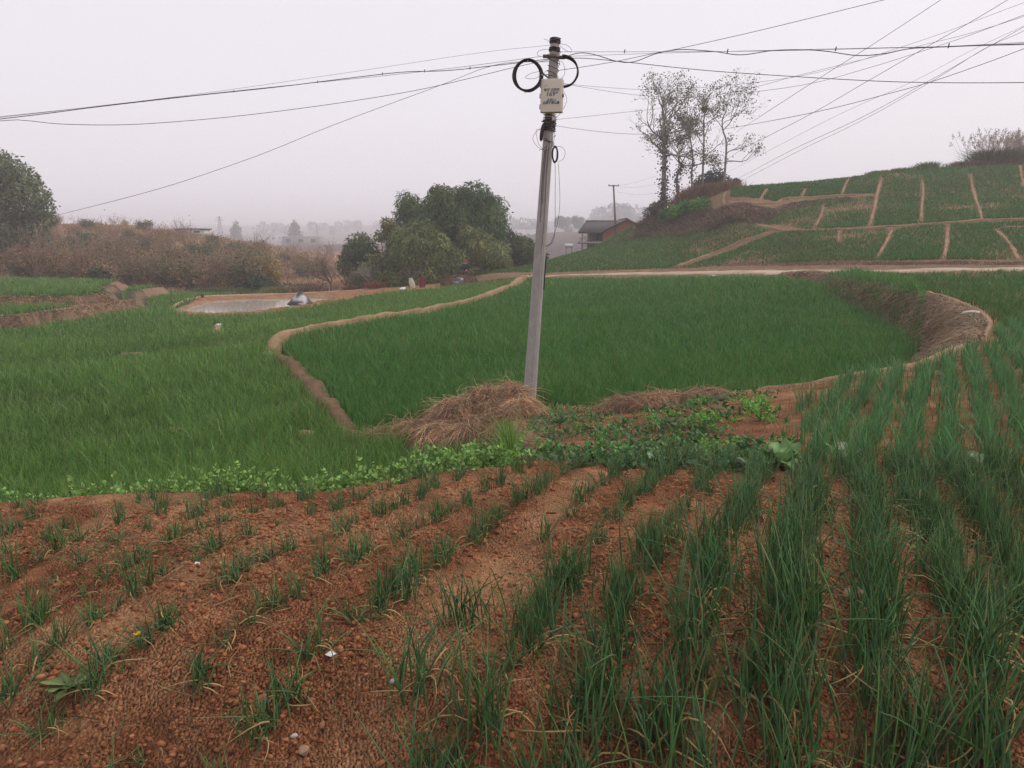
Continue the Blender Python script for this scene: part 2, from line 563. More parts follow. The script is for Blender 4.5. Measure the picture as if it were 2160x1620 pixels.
# ------------------------------------------------------------------ blade and leaf generators
def blades(Pb, H, W, lean, phi, col, segs=2, droop=0.25, tipcol=None, psi=None, rs=RS):
    N = len(Pb)
    H, W, lean = [np.broadcast_to(np.asarray(v, float), (N,)) for v in (H, W, lean)]
    droop = np.broadcast_to(np.asarray(droop, float), (N,))
    if psi is None:
        psi = rs.uniform(0, math.pi, N)
    d = np.stack([np.cos(phi), np.sin(phi)], 1)
    s = np.stack([np.cos(psi), np.sin(psi)], 1)
    nv = 2 * segs + 1
    V = np.zeros((N, nv, 3))
    C = np.zeros((N, nv, 3))
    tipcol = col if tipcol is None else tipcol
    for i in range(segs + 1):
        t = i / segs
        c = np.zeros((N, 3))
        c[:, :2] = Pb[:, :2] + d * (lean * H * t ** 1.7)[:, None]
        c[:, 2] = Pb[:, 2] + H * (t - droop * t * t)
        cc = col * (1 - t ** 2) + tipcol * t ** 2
        if i < segs:
            w = W * (1 - 0.55 * t) * 0.5
            o = np.zeros((N, 3))
            o[:, :2] = s * w[:, None]
            V[:, 2 * i], V[:, 2 * i + 1] = c - o, c + o
            C[:, 2 * i] = C[:, 2 * i + 1] = cc
        else:
            V[:, -1] = c
            C[:, -1] = cc
    f = []
    for i in range(segs - 1):
        a = 2 * i
        f += [[a, a + 1, a + 3], [a, a + 3, a + 2]]
    f.append([nv - 3, nv - 2, nv - 1])
    F = (np.arange(N)[:, None, None] * nv + np.array(f)[None]).reshape(-1, 3)
    return V.reshape(-1, 3), F, C.reshape(-1, 3)


def leaves(Pb, D, L, W, col, fold=0.0, rs=RS, Nrm=None):
    """diamond leaves from Pb along D"""
    N = len(Pb)
    L = np.broadcast_to(np.asarray(L, float), (N,))[:, None]
    W = np.broadcast_to(np.asarray(W, float), (N,))[:, None]
    D = D / (np.linalg.norm(D, axis=1, keepdims=True) + 1e-9)
    R = rs.normal(size=(N, 3))
    S = np.cross(D, R if Nrm is None else Nrm)
    S /= np.linalg.norm(S, axis=1, keepdims=True) + 1e-9
    Nn = np.cross(D, S)
    V = np.stack([Pb, Pb + D * L * 0.45 + S * W * 0.5 + Nn * fold * W, Pb + D * L, Pb + D * L * 0.45 - S * W * 0.5 + Nn * fold * W], 1)
    F = (np.arange(N)[:, None, None] * 4 + np.array([[0, 1, 2], [0, 2, 3]])[None]).reshape(-1, 3)
    C = np.repeat(np.asarray(col, float), 4, axis=0) if np.ndim(col) == 2 else np.tile(col, (N * 4, 1))
    return V.reshape(-1, 3), F, C


def tube(pts, r, sides=6, caps=True):
    pts = np.asarray(pts, float)
    n = len(pts)
    r = np.broadcast_to(np.asarray(r, float), (n,))
    T = np.gradient(pts, axis=0)
    T /= np.linalg.norm(T, axis=1, keepdims=True) + 1e-12
    ref = np.array([0, 0, 1.0]) if abs(T[0][2]) < 0.9 else np.array([1.0, 0, 0])
    U = np.cross(T[0], ref)
    U /= np.linalg.norm(U)
    V = np.zeros((n, sides, 3))
    a = np.arange(sides) * 2 * math.pi / sides
    for i in range(n):
        U = U - T[i] * (U @ T[i])
        U /= np.linalg.norm(U) + 1e-12
        B = np.cross(T[i], U)
        V[i] = pts[i] + r[i] * (np.cos(a)[:, None] * U + np.sin(a)[:, None] * B)
    F = []
    for i in range(n - 1):
        for k in range(sides):
            k2 = (k + 1) % sides
            A, Bq, Cq, Dq = i * sides + k, i * sides + k2, (i + 1) * sides + k2, (i + 1) * sides + k
            F += [[A, Bq, Cq], [A, Cq, Dq]]
    V = V.reshape(-1, 3)
    if caps:
        b = len(V)
        V = np.concatenate([V, [pts[0], pts[-1]]])
        for k in range(sides):
            k2 = (k + 1) % sides
            F += [[b, k2, k], [b + 1, (n - 1) * sides + k, (n - 1) * sides + k2]]
    return V, np.array(F)


def box_pieces(mb, cx, cy, cz, sx, sy, sz, col=(0.5, 0.5, 0.5), rot=0.0):
    v = np.array([[x, y, z] for x in (-.5, .5) for y in (-.5, .5) for z in (-.5, .5)]) * [sx, sy, sz]
    c, s = math.cos(rot), math.sin(rot)
    v = v @ np.array([[c, s, 0], [-s, c, 0], [0, 0, 1]]) + [cx, cy, cz]
    f = [[0, 1, 3, 2], [4, 6, 7, 5], [0, 4, 5, 1], [2, 3, 7, 6], [0, 2, 6, 4], [1, 5, 7, 3]]
    mb.add(v, f, col)


ICO_V, ICO_F = None, None
_b = bmesh.new()
bmesh.ops.create_icosphere(_b, subdivisions=1, radius=1)
_b.verts.ensure_lookup_table()
ICO1_V = np.array([v.co[:] for v in _b.verts])
ICO1_F = np.array([[v.index for v in f.verts] for f in _b.faces])
_b.free()
_b = bmesh.new()
bmesh.ops.create_icosphere(_b, subdivisions=3, radius=1)
ICO3_V = np.array([v.co[:] for v in _b.verts])
ICO3_F = np.array([[v.index for v in f.verts] for f in _b.faces])
_b.free()


def tint(base, n, v=0.2, hv=0.1, rs=RS):
    b = np.tile(np.asarray(base, float), (n, 1)) if np.ndim(base) == 1 else np.asarray(base, float)
    return np.clip(b * (1 + rs.normal(0, v, (n, 1))) * (1 + rs.normal(0, hv, (n, 3))), 0.002, 0.9)

# ------------------------------------------------------------------ regions on the ground
D_POLY = [p[:2] for p in [G(748, 922, -3.4), G(662, 832, -3.4), G(585, 752, -3.4), G(622, 716, -3.4), G(760, 690, -3.4), G(900, 670, -3.35), G(1000, 645, -3.3),
                          G(1060, 622, -3.2), P(1115, 591, 57), P(1200, 588, 57), P(1400, 586, 50.5), P(1500, 586, 47), P(1640, 588, 43), P(1720, 600, 38), G(1800, 622, -3.1), G(1880, 645, -3.1),
                          G(1935, 680, -3.15), G(1950, 720, -3.2), G(1925, 758, -3.2), P(1880, 778, 12.0), P(1700, 809, 11.9), P(1500, 826, 13.3), P(1400, 838, 13.4), P(1285, 852, 13.5),
                          P(1180, 860, 14.0), P(1110, 862, 14.2), P(1000, 890, 13.6), G(880, 900, -3.35)]]
PATH_D = [(745, 926), (705, 880), (662, 830), (620, 785), (590, 752)]
PATH_L = [(566, 748), (605, 722), (680, 704), (760, 689), (830, 678), (900, 666), (970, 652), (1020, 636), (1060, 618), (1092, 600), (1116, 588)]
L_POLY = [np.array(q) for q in [(-60, 6)]] + [p[:2] + np.array([0, 0.5]) for p in RIM[:12]] + [p[:2] for p in [P(1068, 945, 9.4), P(1075, 915, 11.5), P(960, 930, 12), G(748, 928, -3.4)]] + \
    [p[:2] for p in castl(PATH_D[1:])] + [p[:2] for p in castl(PATH_L)] + [p[:2] for p in [P(1085, 596, 59), P(1000, 602, 59), P(930, 606, 58), G(850, 618, -4.0), G(760, 628, -4.1), G(660, 648, -4.25), G(545, 666, -4.35),
                                                                                      G(450, 668, -4.4), G(365, 664, -4.45), G(400, 640, -4.5), P(430, 624, 62), P(560, 612, 70), P(420, 612, 72), P(300, 611, 70)]] + [np.array(q) for q in [(-60, 68)]]

col = np.zeros((len(GX), 3))
r_ = GR.ravel()
soil = np.array([0.235, 0.096, 0.046])
soil2 = np.array([0.36, 0.190, 0.098])
n1 = fbm(GX * 1.6, GY * 1.6, 3, 4)
n2 = fbm(GX * 9, GY * 9, 8, 3)
col[:] = soil * 0.9
furrow = np.exp(-(((s_row + 0.5) - np.round(s_row + 0.5)) / 0.22) ** 2)
m = (np.clip((n1 - 0.46) * 6, 0, 1) * 0.7 + 0.45 * np.clip((n2 - .4) * 3, 0, 1) * (0.4 + n1))[:, None]
# trodden furrow running up the middle of the near field
trod = np.exp(-((GX - (0.39 * GY - 1.35)) / 0.15) ** 2) + np.exp(-((GX - (0.476 * GY - 0.43)) / 0.10) ** 2)
m = np.clip(m + 0.8 * (trod * np.clip(near, 0, 1))[:, None], 0, 1)
col = soil * (1 - m) + soil2 * m
col *= (0.86 + 0.28 * n2)[:, None]
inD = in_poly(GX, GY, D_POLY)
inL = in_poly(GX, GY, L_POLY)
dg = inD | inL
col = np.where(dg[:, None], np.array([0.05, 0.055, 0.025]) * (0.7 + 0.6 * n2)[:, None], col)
# steep banks: dry straw colours
gy_, gx_ = np.gradient(ZG, axis=0) / np.maximum(np.gradient(GR, axis=0), 1e-6), np.gradient(ZG, axis=1) / np.maximum(np.gradient(GA, axis=1) * GR, 1e-6)
steep = sstep(0.35, 0.7, np.hypot(gx_, gy_)).ravel() * (r_ > 7) * (r_ < 100)
bank = np.array([0.20, 0.135, 0.085]) * (0.6 + 0.8 * n2)[:, None]
col = col * (1 - steep[:, None]) + bank * steep[:, None]
# dry hillside beyond the pond and pale far fields
hs_ = (sstep(30, 38, r_) * (GX > -3))[:, None]
col = col * (1 - hs_) + np.array([0.205, 0.128, 0.072]) * (0.7 + 0.6 * n2)[:, None] * hs_
far = (sstep(62, 72, r_) * (GX < 5) * (GY > 60))[:, None]
dry = np.array([0.27, 0.165, 0.105]) * (0.6 + 0.8 * fbm(GX * 0.25, GY * 0.25, 51, 4))[:, None]
col = col * (1 - far) + dry * far
vf = sstep(140, 240, r_)[:, None]
col = col * (1 - vf) + np.array([0.16, 0.125, 0.115]) * (0.7 + 0.6 * fbm(GX * 0.03, GY * 0.03, 61, 4))[:, None] * vf
mv = (sstep(84, 92, GY) * (GX > -4) * (GZ < 2.2))[:, None]
col = col * (1 - mv) + np.array([0.15, 0.12, 0.115]) * (0.7 + 0.6 * n2)[:, None] * mv
pd = sstep(0.55, 0.15, SDP)[:, None]
col = col * (1 - pd) + np.array([0.28, 0.195, 0.12]) * (0.8 + 0.4 * n2)[:, None] * pd

nr, na = GA.shape
idx = np.arange(nr * na).reshape(nr, na)
Q = np.stack([idx[:-1, :-1], idx[:-1, 1:], idx[1:, 1:], idx[1:, :-1]], -1).reshape(-1, 4)
Q = Q[:, ::-1]
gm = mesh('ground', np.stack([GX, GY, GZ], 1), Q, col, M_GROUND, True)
tag(link('ground', gm), 'red earth ground with terraced fields falling away to a misty valley', None, None, 'structure')


def ribbon(pl, width, lift=0.03, n=8, crown=0.05, colr=(0.34, 0.215, 0.13), seed=0, edge=0.35, rough=0.05):
    """an earth path laid on the ground along a polyline"""
    c = catmull(np.asarray(pl)[:, :2], n)
    T = np.gradient(c, axis=0)
    T /= np.linalg.norm(T, axis=1, keepdims=True) + 1e-9
    Nn = np.stack([-T[:, 1], T[:, 0]], 1)
    k = 9
    V, C = [], []
    w = np.broadcast_to(np.asarray(width, float), (2,))
    ii = np.arange(len(c))
    end = np.clip(np.minimum(ii, len(c) - 1 - ii) / 4.0, 0, 1)
    for j in range(k):
        u = -1 + 2 * j / (k - 1)
        ww = np.linspace(w[0], w[1], len(c)) * (1 + edge * (fbm(np.arange(len(c)) * 0.35 + (7 if u > 0 else 0), c[:, 1] * 0, seed, 3) - 0.5) * 2)
        p = c + Nn * (u * ww * 0.5)[:, None]
        z = zat(p[:, 0], p[:, 1]) + (lift * (1 - 1.6 * (abs(u) > .9)) + crown * (1 - u * u)) * end - 0.05 * (1 - end) + rough * (fbm(p[:, 0] * 4, p[:, 1] * 4, seed + 3, 4) - 0.5)
        V.append(np.stack([p[:, 0], p[:, 1], z], 1))
        q = fbm(p[:, 0] * 1.5, p[:, 1] * 1.5, seed + 9, 4)
        C.append(np.asarray(colr) * (0.62 + 0.76 * q)[:, None] * (1 - 0.2 * abs(u)))
    V, C = np.stack(V, 1), np.stack(C, 1)
    i = np.arange(len(c) * k).reshape(len(c), k)
    F = np.stack([i[:-1, :-1], i[1:, :-1], i[1:, 1:], i[:-1, 1:]], -1).reshape(-1, 4)
    return V.reshape(-1, 3), F[:, ::-1], C.reshape(-1, 3)


PATHS = []      # world polylines with half widths, kept clear of crops


def path(name, px, width, label, crown=0.05, colr=(0.36, 0.225, 0.135), lift=0.03, seed=0, world=None, **k):
    w = castl(px) if world is None else np.asarray(world)
    PATHS.append((w[:, :2], float(np.mean(width)) * 0.45))
    V, F, C = ribbon(w, width, lift, 8, crown, colr, seed, **k)
    return tag(link(name, mesh(name, V, F, C, M_PATH, True)), label, None, None, 'structure')


path('path', PATH_L, (0.42, 0.6), 'trodden tan earth path curving along the far left edge of the dense green field', 0.05, (0.31, 0.205, 0.12), seed=1, lift=0.33, rough=.16, edge=.6)
path('path', PATH_D, (0.40, 0.55), 'brown earth dike between the two dense green fields at left', 0.07, (0.165, 0.10, 0.06), seed=2, lift=0.14, rough=0.30, edge=.5)
path('path', [(1112, 589), (1108, 584), (1122, 580)], (1.0, 1.2), 'pale end of the path where it meets the farm road', seed=3, colr=(0.46, 0.36, 0.27))
path('road', [(1120, 584), (1200, 580), (1300, 578), (1400, 577), (1520, 576), (1650, 575), (1800, 573), (1950, 571), (2160, 569), (2500, 566)], (1.0, 1.9),
     'pale narrow farm road running level across the foot of the right hill', 0.02, (0.43, 0.335, 0.24), seed=4, edge=0.3)
HP = [
    ([(1532, 404), (1527, 425), (1545, 448), (1580, 466), (1610, 478), (1645, 487), (1700, 488), (1760, 486), (1850, 481), (1950, 475), (2050, 468), (2160, 463), (2400, 452)], (0.7, 0.6)),
    ([(1640, 488), (1600, 500), (1555, 515), (1500, 537), (1455, 553), (1415, 566)], (0.6, 0.45)),
    ([(1530, 422), (1580, 428), (1632, 430), (1655, 420), (1690, 418), (1750, 415), (1850, 410)], (0.7, 0.5)),
    ([(1860, 376), (1850, 410), (1843, 445), (1834, 480)], (0.55, 0.7)),
    ([(1946, 380), (1946, 410), (1944, 440), (1943, 470)], (0.5, 0.6)),
    ([(2046, 368), (2053, 405), (2063, 435), (2072, 464)], (0.5, 0.6)),
    ([(2150, 348), (2154, 370), (2162, 395)], (0.6, 0.6)),
    ([(1620, 397), (1611, 410), (1602, 425)], (0.5, 0.5)),
    ([(1712, 380), (1700, 398), (1691, 416)], (0.5, 0.5)),
    ([(1792, 375), (1782, 395), (1775, 413)], (0.5, 0.5)),
    ([(1738, 430), (1730, 460), (1716, 484)], (0.4, 0.3)),
    ([(1883, 482), (1868, 515), (1848, 546)], (0.5, 0.4)),
    ([(1999, 476), (1997, 510), (1989, 548)], (0.5, 0.5)),
    ([(2102, 484), (2128, 515), (2150, 550)], (0.5, 0.5)),
    ([(2098, 484), (2130, 482), (2200, 480)], (0.5, 0.5)),
    ([(1772, 487), (1768, 500), (1770, 512)], (0.4, 0.3)),
]
for i, (pl, w) in enumerate(HP):
    path('path', pl, (w[0] * .5, w[1] * .5), 'tan earth footpath dividing the green plots on the right hillside', 0.04, (0.29, 0.185, 0.11), seed=10 + i, lift=0.09, edge=.6, rough=.12)
for i, (pl, w) in enumerate([([(478, 690), (540, 684), (600, 676), (655, 672)], (0.4, 0.3)), ([(458, 684), (460, 697), (456, 708)], (0.55, 0.5)),
                             ([(405, 746), (450, 742), (500, 736), (545, 730)], (0.4, 0.35)), ([(622, 922), (648, 926), (676, 926)], (0.5, 0.5)),
                             ([(235, 754), (280, 752), (310, 752)], (0.3, 0.3)), ([(335, 918), (380, 917), (400, 917)], (0.3, 0.2)), ([(1240, 580), (1320, 574), (1380, 571)], (0.5, 0.3))]):
    path('path', pl, w, 'bare tan earth strip showing between the dense green crops at left', 0.1, (0.33, 0.22, 0.13), seed=40 + i)
# rim of the terrace above the dense field: pale trodden edge
path('path', None, (0.28, 0.25), 'dry brown rim of the curved terrace bank right of the dense field', 0.05, (0.33, 0.22, 0.13), seed=60,
     world=[p + np.array([0.25, -0.1, 0]) for p in RIM[16:23]])
path('path', None, (0.12, 0.28), 'pale trodden rim along the top of the curved dry bank', 0.05, (0.28, 0.19, 0.115), seed=61,
     world=[p + np.array([0.3, 0.0, 0]) for p in RIM[22:31]])
path('path', None, (0.45, 0.35), 'tan earth rim between pond and vegetable plots', 0.05, (0.42, 0.29, 0.17), seed=62,
     world=[P(350, 668, 47), P(385, 648, 54), P(430, 632, 61.5), P(520, 624, 64), P(620, 621, 65), P(720, 616, 66), P(850, 608, 66.5)])

# pond water
m_, nt, b = nodes('muddy_water')
b.inputs['Base Color'].default_value = (0.52, 0.45, 0.39, 1)
b.inputs['Roughness'].default_value = 0.06
b.inputs['Specular IOR Level'].default_value = 0.6
n = nt.nodes.new('ShaderNodeTexNoise')
n.inputs['Scale'].default_value = 3
bp = nt.nodes.new('ShaderNodeBump')
bp.inputs['Strength'].default_value = 0.02
nt.links.new(n.outputs['Fac'], bp.inputs['Height'])
nt.links.new(bp.outputs['Normal'], b.inputs['Normal'])
pv = np.array([[p[0], p[1], PONDZ] for p in POND])
pcx = pv.mean(0)
pv = pcx + (pv - pcx) * [1.04, 1.06, 1]
me = bpy.data.meshes.new('pond_water')
me.from_pydata([tuple(v) for v in pv], [], [tuple(range(len(pv)))])
me.materials.append(m_)
tag(link('pond_water', me), 'muddy still pond water reflecting the pale sky', None, None, 'structure')

# ------------------------------------------------------------------ dense crops (stuff)
def scatter_logpolar(poly, n, rs=RS, excl=True, margin=0.0, power=1.0):
    poly = np.asarray(poly)
    a = np.arctan2(poly[:, 0], poly[:, 1])
    r = np.hypot(poly[:, 0], poly[:, 1])
    a0, a1 = max(a.min(), D2R(-46)), min(a.max(), D2R(46))
    r0, r1 = max(r.min() * 0.9, 1.0), r.max()
    out = []
    got = 0
    for it in range(12):
        k = int(n * 1.6)
        A = rs.uniform(a0, a1, k)
        R = np.exp(rs.uniform(math.log(r0), math.log(r1), k))
        # thin out the very near to keep counts in proportion to what shows
        X, Y = np.sin(A) * R, np.cos(A) * R
        ok = in_poly(X, Y, poly)
        if excl:
            for w, h in PATHS:
                if ok.any():
                    o = np.where(ok)[0]
                    ok[o] = d_line(X[o], Y[o], w) > h * rs.uniform(.3, 1.2, len(o)) + margin
        X, Y = X[ok], Y[ok]
        out.append(np.stack([X, Y], 1))
        got += len(X)
        if got >= n:
            break
    return np.concatenate(out)[:n]


def crop_mesh(name, xy, h, w, col, tip, lean=0.35, wk=0.00085, segs=2, hvar=0.18, mat=M_BLADE, label='', droop=0.2, patch=0.25, seed=0, ck=0.22, dirn=(1.0, 0.12)):
    r = np.hypot(xy[:, 0], xy[:, 1])
    z = zat(xy[:, 0], xy[:, 1])
    ca, sa = np.array(dirn) / np.hypot(*dirn)
    ua, ub = xy[:, 0] * ca + xy[:, 1] * sa, xy[:, 1] * ca - xy[:, 0] * sa
    q = 0.6 * fbm(xy[:, 0] * 0.35, xy[:, 1] * 0.35, 70 + seed, 3) + 0.6 * fbm(ua * 0.12, ub * 0.75, 170 + seed, 3) - 0.6
    H = h * (1 + RS.normal(0, hvar, len(xy))) * (1 + patch * q)
    H = np.clip(H, h * 0.35, h * 1.7)
    W = np.maximum(w, wk * r) * RS.uniform(0.75, 1.25, len(xy))
    c = tint(col, len(xy), 0.28, 0.08) * (1 + ck * 2 * q)[:, None]
    t = tint(tip, len(xy), 0.3, 0.1)
    yel = (RS.uniform(size=len(xy)) < 0.05 + 0.12 * np.clip(q * 4, 0, 1))[:, None]
    t = np.where(yel, tint((0.30, 0.27, 0.09), len(xy), .25, .08), t)
    phi = RS.uniform(0, 2 * math.pi, len(xy))
    V, F, C = blades(np.stack([xy[:, 0], xy[:, 1], z - 0.02], 1), H, W, np.abs(RS.normal(0, lean, len(xy))), phi, c, segs, droop, t)
    o = link(name, mesh(name, V, F, C, mat))
    return tag(o, label, None, None, 'stuff')


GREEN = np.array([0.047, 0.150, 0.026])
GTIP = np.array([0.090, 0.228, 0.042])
xy = scatter_logpolar(D_POLY, 200000)
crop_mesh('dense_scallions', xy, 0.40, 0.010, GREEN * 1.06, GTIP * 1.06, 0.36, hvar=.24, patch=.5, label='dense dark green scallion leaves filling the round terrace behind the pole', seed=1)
xy = scatter_logpolar(L_POLY, 300000)
keep = (sd_poly(xy[:, 0], xy[:, 1], TERR1) > 0.4) | (sd_poly(xy[:, 0], xy[:, 1], TERR1) < -0.8)
keep &= np.abs(sd_poly(xy[:, 0], xy[:, 1], TERR2)) > 0.6
keep &= sd_poly(xy[:, 0], xy[:, 1], POND) > 0.35
thin_ = fbm(xy[:, 0] * .22 + 3, xy[:, 1] * .5, 96, 4) + .12 * RS.normal(size=len(xy))
keep &= ~((xy[:, 0] > -1.65) & (xy[:, 0] < .1) & (xy[:, 1] > 10.9) & (xy[:, 1] < 13))
keep &= (thin_ > .40) | (RS.uniform(size=len(xy)) < .55)
xy = xy[keep]
q = fbm(xy[:, 0] * 0.12, xy[:, 1] * 0.5, 91, 3)
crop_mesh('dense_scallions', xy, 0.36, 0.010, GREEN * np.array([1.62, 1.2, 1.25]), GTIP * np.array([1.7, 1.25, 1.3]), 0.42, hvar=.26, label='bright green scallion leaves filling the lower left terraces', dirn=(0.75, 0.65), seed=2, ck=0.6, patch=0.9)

HILL = [
    # polygon in the photo, blades, height, colour factor, yellowing
    ([(1150, 556), (1262, 514), (1345, 501), (1420, 494), (1500, 488), (1590, 476), (1628, 488), (1560, 512), (1480, 540), (1410, 566), (1250, 571), (1150, 577), (1010, 581)], 36000, 0.30, 0.98, 0.15),
    ([(1640, 492), (1900, 482), (2160, 468), (2400, 460), (2400, 545), (2160, 550), (1900, 550), (1650, 556), (1430, 566), (1500, 545), (1570, 518)], 52000, 0.27, 0.92, 0.45),
    ([(1545, 400), (1650, 386), (1760, 376), (1858, 368), (1850, 408), (1690, 416), (1640, 426), (1540, 418)], 15000, 0.28, 0.92, 0.2),
    ([(1600, 462), (1690, 428), (1845, 415), (1832, 478), (1700, 485), (1620, 475)], 11000, 0.24, 0.92, 0.5),
    ([(1860, 368), (2000, 355), (2160, 347), (2420, 335), (2420, 445), (2160, 460), (1950, 472), (1836, 478)], 42000, 0.28, 0.92, 0.3),
    ([(1800, 582), (2160, 577), (2500, 575), (2500, 700), (2160, 690), (2060, 690), (2055, 650), (2000, 628), (1900, 604)], 30000, 0.30, 0.9, 0.3),
]
for i, (pp, n, h, f, ye) in enumerate(HILL):
    w = castl(pp)
    poly = w[:, :2]
    xy = scatter_logpolar(poly, n, margin=0.12)
    # planted in tufts along faint rows
    tg = 0.30
    k = xy.copy()
    k[:, 0] = np.round(xy[:, 0] / tg) * tg + RS.normal(0, 0.055, len(xy))
    k[:, 1] = np.round(xy[:, 1] / tg) * tg + RS.normal(0, 0.055, len(xy))
    use = RS.uniform(size=len(xy)) < 0.55
    xy = np.where(use[:, None], k, xy)
    q = fbm(xy[:, 0] * 0.25, xy[:, 1] * 0.25, 80 + i, 4)
    thin = q + 0.25 * RS.normal(size=len(xy)) * 0.6
    keep = thin > 0.18 + ye * 0.55
    xy = xy[keep]
    yl = np.clip((fbm(xy[:, 0] * 0.3, xy[:, 1] * 0.3, 90 + i, 3) - 0.45) * 3, 0, 1)[:, None] * ye * 2
    base = GREEN * f * (1 - yl) + np.array([0.10, 0.13, 0.04]) * yl
    crop_mesh('hill_scallions', xy, h, 0.012, base, GTIP * f * 0.85, 0.4, label=['thin green scallions on the plot left of the diagonal footpath', 'patchy green scallion plots just above the farm road',
              'scallions on the topmost left plots of the right hill', 'thin scallions on the small plot under the dry bank of the hill', 'green scallion plots on the upper right slope',
              'scallions on the level field behind the curved dry bank'][i], seed=3 + i)

# ------------------------------------------------------------------ scallion clumps of the near field
def clump_arrays(nb, h, spread, rs, lean=0.38, w=0.0075, yellow=0.12):
    mb = MB()
    for i in range(nb):
        H = h * rs.uniform(0.45, 1.08)
        phi = rs.uniform(0, 2 * math.pi)
        ln = abs(rs.normal(0, lean)) + 0.05
        if rs.uniform() < 0.06:
            ln += 0.7
        off = rs.normal(0, spread, 2)
        k = 6
        t = np.linspace(0, 1, k)
        ph = phi + rs.normal(0, 0.3) * t
        bend = 0.12 + 0.5 * max(0, ln - 0.4)
        p = np.stack([off[0] + np.cos(ph) * ln * H * t ** 1.4, off[1] + np.sin(ph) * ln * H * t ** 1.4, H * (t - bend * t * t) - 0.015], 1)
        ww = w * rs.uniform(0.6, 1.2) * np.array([0.8, 1.0, 0.95, 0.75, 0.45, 0.08]) * 0.5
        V, F = tube(p, ww, 3, False)
        g = np.array([0.102, 0.212, 0.066]) * rs.uniform(0.55, 1.25) * np.array([rs.uniform(0.8, 1.2), 1, rs.uniform(0.8, 1.5)])
        tipc = np.array([0.30, 0.25, 0.09]) if rs.uniform() < yellow else g * 1.25
        tt = np.repeat(t, 3)[:, None]
        base = np.array([0.16, 0.22, 0.10])
        c = g * (1 - tt ** 3) + tipc * tt ** 3
        c = c * sstep(-0.02, 0.16, tt) + base * (1 - sstep(-0.02, 0.16, tt))
        mb.add(V, F, c)
    return mb


def dry_arrays(nb, h, rs):
    mb = MB()
    for i in range(nb):
        phi = rs.uniform(0, 2 * math.pi)
        L = h * rs.uniform(0.25, 0.6)
        t = np.linspace(0, 1, 6)
        up = rs.uniform(0.1, 0.8)
        ph = phi + rs.normal(0, 0.9) * t
        p = np.stack([np.cos(ph) * L * t + rs.normal(0, .015), np.sin(ph) * L * t + rs.normal(0, .015), np.maximum(L * up * 2 * (t - t * t) * 1.2, 0.004)], 1)
        V, F = tube(p, 0.0032 * np.array([1, 1.1, 1, 0.9, 0.7, 0.2]), 3, False)
        mb.add(V, F, np.array([0.42, 0.30, 0.13]) * rs.uniform(0.5, 1.15))
    return mb


rs3 = np.random.RandomState(31)
CL = []
for i in range(6):
    CL.append(('tall', clump_arrays(rs3.randint(32, 48), 0.34, 0.052, rs3, 0.24, w=0.0075).mesh('tall_clump', M_BLADE, True), dry_arrays(6, 0.4, rs3).mesh('dry_leaf', M_STRAW, True)))
for i in range(6):
    CL.append(('middling', clump_arrays(rs3.randint(16, 27), 0.25, 0.028, rs3, 0.34, yellow=0.25).mesh('mid_clump', M_BLADE, True), dry_arrays(6, 0.3, rs3).mesh('dry_leaf', M_STRAW, True)))
for i in range(4):
    CL.append(('tiny', clump_arrays(rs3.randint(6, 11), 0.16, 0.018, rs3, 0.5, yellow=0.35).mesh('small_clump', M_BLADE, True), dry_arrays(4, 0.22, rs3).mesh('dry_leaf', M_STRAW, True)))


def project(x, y, z):
    d = np.stack([x - EYE[0], y - EYE[1], z - EYE[2]], 1)
    dep = d @ FW
    return 1080 + FPX * (d @ RT) / dep, 810 - FPX * (d @ UP) / dep, dep


cand = []
for k in range(-16, 18):
    yy = 1.75
    while yy < 5.6:
        yy += rs3.uniform(0.065, 0.14)
        s = k + rs3.normal(0, 0.10)
        xx = ROWS_K * yy + s * ROWS_D - 0.08
        px, py, dep = project(np.array([xx]), np.array([yy]), zat(np.array([xx]), np.array([yy])))
        px, py = px[0], py[0]
        if px < -90 or px > 2260 or py < 985 or py > 1980:
            continue
        if float(sd_poly(np.array([xx]), np.array([yy]), LOWER)[0]) < 0.12:
            continue
        # the crop is lush at lower right and thin, stunted towards upper left
        lush = sstep(350, 1600, px + 0.75 * (py - 1250)) * 0.95 + 0.10 * vn(np.array([xx * 1.5]), np.array([yy * 1.5]), 5)[0]
        if py < 1150 and px < 1650:
            lush *= 0.55
        if py < 1150 and px >= 1500:
            lush = max(lush, 0.5 + 0.3 * rs3.uniform())
        trodn = max(math.exp(-((xx - (0.39 * yy - 1.35)) / 0.13) ** 2), math.exp(-((xx - (0.476 * yy - 0.43)) / 0.10) ** 2) * (py < 1330))
        keep = (0.80 + 0.18 * lush) * (1 - 0.85 * trodn)
        if py < 1080 and px < 1300:
            keep *= 0.8
        if rs3.uniform() > keep:
            continue
        cand.append((xx, yy, lush, px, py))
cand.sort(key=lambda c: c[1] - 1.2 * c[2])
print('near clumps', len(cand))
N_IND = 290
protos = {}
GRP = 'scallion clumps planted in the near red field'


def zone(px, py, size):
    col_ = 'left' if px < 540 else 'middle' if px < 1130 else 'right'
    row_ = 'nearest the viewer' if py > 1480 else 'mid way up the field' if py > 1220 else 'below the pea plants' if px < 1100 else 'below the leafy weeds'
    where = {'left': 'on bare soil at left', 'middle': 'around the trodden furrow', 'right': 'in the thick right hand rows'}[col_]
    size = {'tall': 'tall lush', 'middling': 'middling', 'tiny': 'tiny sparse'}[size]
    return f'{size} green scallion clump {where} {row_}'


